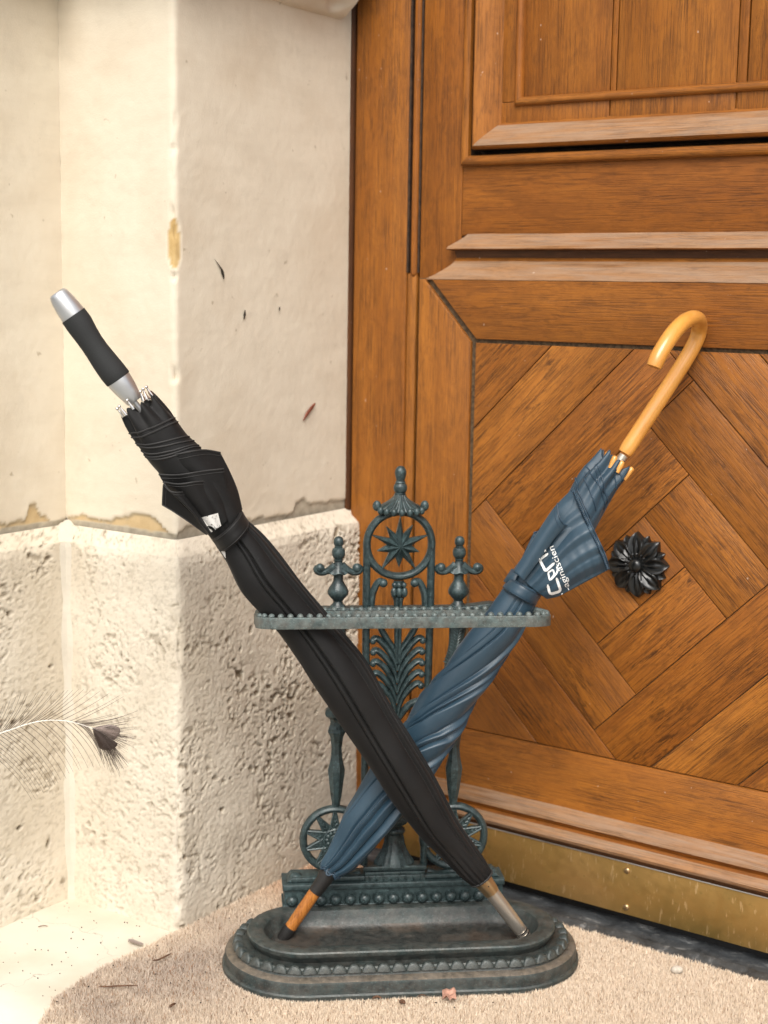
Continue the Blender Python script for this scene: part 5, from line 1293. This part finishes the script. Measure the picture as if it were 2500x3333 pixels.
for k in range(70):
    root = rroot(random.uniform(1035, 1120)); ang = R_(random.uniform(45, 72)); ln = random.uniform(280, 560)
    barb(root, root + np.array([math.cos(ang), math.sin(ang)]) * ln, random.uniform(-35, -5), random.uniform(-.012, .012), .00026)
o = b.build('barbs', M['barb'], ft, sharp=None); o['kind'] = 'stuff'
def lobe(poly, name, mat, dy, bulge):
    P = smoothline(poly + [poly[0]], 60); c = P.mean(0); rows = []
    for k in range(8):
        f = (k + .15) / 7.15; rows.append([fw(c[0] + (p[0] - c[0]) * f, c[1] + (p[1] - c[1]) * f, dy - bulge * (1 - f * f)) for p in P[:-1]])
    mb_ = MB(); mb_.grid(np.array(rows), True); mb_.f.append(tuple(range(59))); mb_.m.append(0); o_ = mb_.build(name, mat, ft, sharp=None); md_ = o_.modifiers.new('t', 'SOLIDIFY'); md_.thickness = .0004
lobe([(1042, 655), (1120, 632), (1230, 618), (1310, 634), (1352, 672), (1338, 730), (1285, 792), (1240, 775), (1150, 715)], 'eye_spot', M['eye'], -.001, .002)
lobe([(1045, 690), (1120, 730), (1240, 790), (1290, 800), (1320, 850), (1255, 895), (1180, 905), (1120, 880), (1075, 790)], 'eye_spot', M['eye_dark'], .001, .002)

# ================================================================== SMALL THINGS
def zl6(x, y): return x / 2.07375, 2600 + y / 2.07375
MT = .0165
def strip_thing(name, label, cat, pts, r, mat, group=None, z=MT, conv=zl6):
    P = [onz(*conv(*p), z + (p[2] if len(p) > 2 else 0)) if False else onz(*conv(p[0], p[1]), z + r * .6) for p in pts]; c = np.mean(P, 0)
    b_ = MB(); S_ = smoothline(P, 24) - c; S_[:, 2] += .0012 * np.sin(np.linspace(0, 3, 24)); b_.tube(S_, np.interp(np.linspace(0, 1, 24), [0, .15, .8, 1], [r * .35, r, r * .9, r * .3]), 8)
    return tag(b_.build(name, mat, loc=tuple(c)), label, cat, 'twigs lying on the mat and doorstep' if name == 'twig' else ('husks by the iron base' if name == 'husk' else group))
strip_thing('twig', 'small dark curved twig on the mat near the corner of the pier', 'twig', [(1028, 1090), (1060, 1092), (1100, 1078), (1158, 1045)], .0012, M['twig'])
strip_thing('twig', 'thin straight brown twig lying flat on the grey part of the mat', 'twig', [(665, 1268), (740, 1272), (820, 1268), (930, 1262)], .0011, M['twig'])
strip_thing('twig', 'short dark twig bit on the pale doorstep near the stone wall', 'twig', [(255, 865), (290, 862), (325, 861)], .0006, M['twig'], z=.001)
strip_thing('twig', 'broken brown stalk on the mat at the front edge of the picture', 'twig', [(1145, 1408), (1165, 1395), (1185, 1383)], .0016, M['twig'])
strip_thing('husk', 'brown seed husk on the mat against the front of the iron base', 'husk', [z3r for z3r in ((690, 738), (710, 733), (728, 737))], .0016, M['twig'], conv=z3)
strip_thing('husk', 'round brown seed on the mat left of the dry leaf', 'husk', [(800, 755), (810, 752), (822, 757)], .0026, M['twig'], conv=z3)
strip_thing('straw', 'curled brown straw at the foot of the iron base right of the husk', 'straw', [(870, 735), (885, 726), (905, 730), (915, 738)], .0005, M['twig'], conv=z3)
strip_thing('feather_scrap', 'small grey feather scrap lying on the pale doorstep beside the mat', 'feather scrap', [(870, 948), (900, 962), (935, 975), (968, 982)], .0042, M['eye'], z=.002)
for _o in [x for x in bpy.data.objects if x.name.startswith('feather_scrap')]: _o.scale = (1, 1, .25)
# dry leaf
c = onz(*z3(1000, 728), MT + .002); P = []
out = [(968, 712), (985, 708), (1000, 706), (1018, 704), (1027, 712), (1024, 728), (1028, 742), (1012, 752), (1000, 742), (984, 738), (972, 738), (970, 726)]
O3 = np.array([onz(*z3(*p), MT + .003) for p in out]) - c
rows = [[q * f + np.array([0, 0, .006 * f * f * (.4 + .6 * math.sin(3 * k))]) for k, q in enumerate(O3)] for f in (.02, .35, .7, 1.0)]
b = MB(); b.grid(np.array(rows), True); o = tag(b.build('dry_leaf', M['leaf'], loc=tuple(c), sharp=None), 'curled pinkish brown dry leaf on the mat at the front of the base', 'leaf'); md = o.modifiers.new('t', 'SOLIDIFY'); md.thickness = .0006
# pebble
c = onz(1700 + 1048 / 2.07375, 2733 + 880 / 2.07375, MT); b = MB(); b.sphere((0, 0, 0), .0065, 12, 8, (1.3, .9, .8))
b.v = [tuple(np.array(v) * (.85 + .3 * vn(np.array([v]), 140, 91)[0])) for v in b.v]; tag(b.build('pebble', M['pebble'], loc=tuple(c)), 'pale pebble on the mat to the right of the iron base', 'pebble')
# marks on the pier: two insects, a bark flake, a stalk
def on_c(x, y, off=.0): return onp(x, y, ac(AK - .025 + off, 1.6), DV)
def zw(x, y): return 500 + x / 2.37, 700 + y / 2.37
def wallbit(name, label, cat, pts, r, mat, wd):
    P = np.array([on_c(*zw(*p), .001 + wd * .5) for p in pts]); c = P.mean(0); S_ = smoothline(P - c, 18); b_ = MB(); b_.tube(S_, np.interp(np.linspace(0, 1, 18), np.linspace(0, 1, len(r)), r), 8, flat=.6, ref=tuple(DV)); tag(b_.build(name, mat, loc=tuple(c)), label, cat, 'dark specks stuck on the pier' if cat == 'speck' else None)
wallbit('dark_speck', 'dark speck with a long thin tail, highest of the marks on the pier face', 'speck', [(470, 340), (500, 380), (525, 420), (538, 465), (542, 492)], [.0002, .0006, .0010, .0024, .0008], M['dark'], .002)
wallbit('dark_speck', 'small dark oval speck in the middle of the pier face', 'speck', [(706, 732), (703, 768), (698, 804)], [.0006, .0022, .0006], M['dark'], .002)
wallbit('dark_speck', 'tiny dark speck right of the oval speck on the pier face', 'speck', [(973, 705), (972, 722), (970, 740)], [.0004, .0014, .0004], M['dark'], .002)
wallbit('bark_flake', 'reddish brown bark flake stuck on the pier near the door', 'bark flake', [(1245, 1455), (1215, 1490), (1180, 1540), (1155, 1585)], [.0018, .0030, .0030, .0010], M['bark_red'], .003)
# crumbs of earth scattered over the mat and doorstep
b = MB()
for k in range(300):
    a = rng.uniform(-1.29, -.75); c_ = rng.uniform(1.12, 1.5)
    if rng.random() > (.9 if a < -1.12 else .22): continue
    p = ac(a, c_, MT + .0005); l_ = (p - S0); 
    if math.hypot(max(abs(l_ @ SX) - .125, 0), l_ @ SY) < .112: continue
    b.sphere(p, rng.uniform(.0003, .0013) , 6, 4, (1, rng.uniform(.4, 1.8), .6))
for k in range(60):
    p = ac(rng.uniform(-1.5, -1.3), rng.uniform(1.15, 1.40), .0006); b.sphere(p, rng.uniform(.0004, .0010), 6, 4)
o = b.build('debris', M['dark']); tag(o, 'dark crumbs of earth scattered over the mat and doorstep', 'debris', kind='stuff')
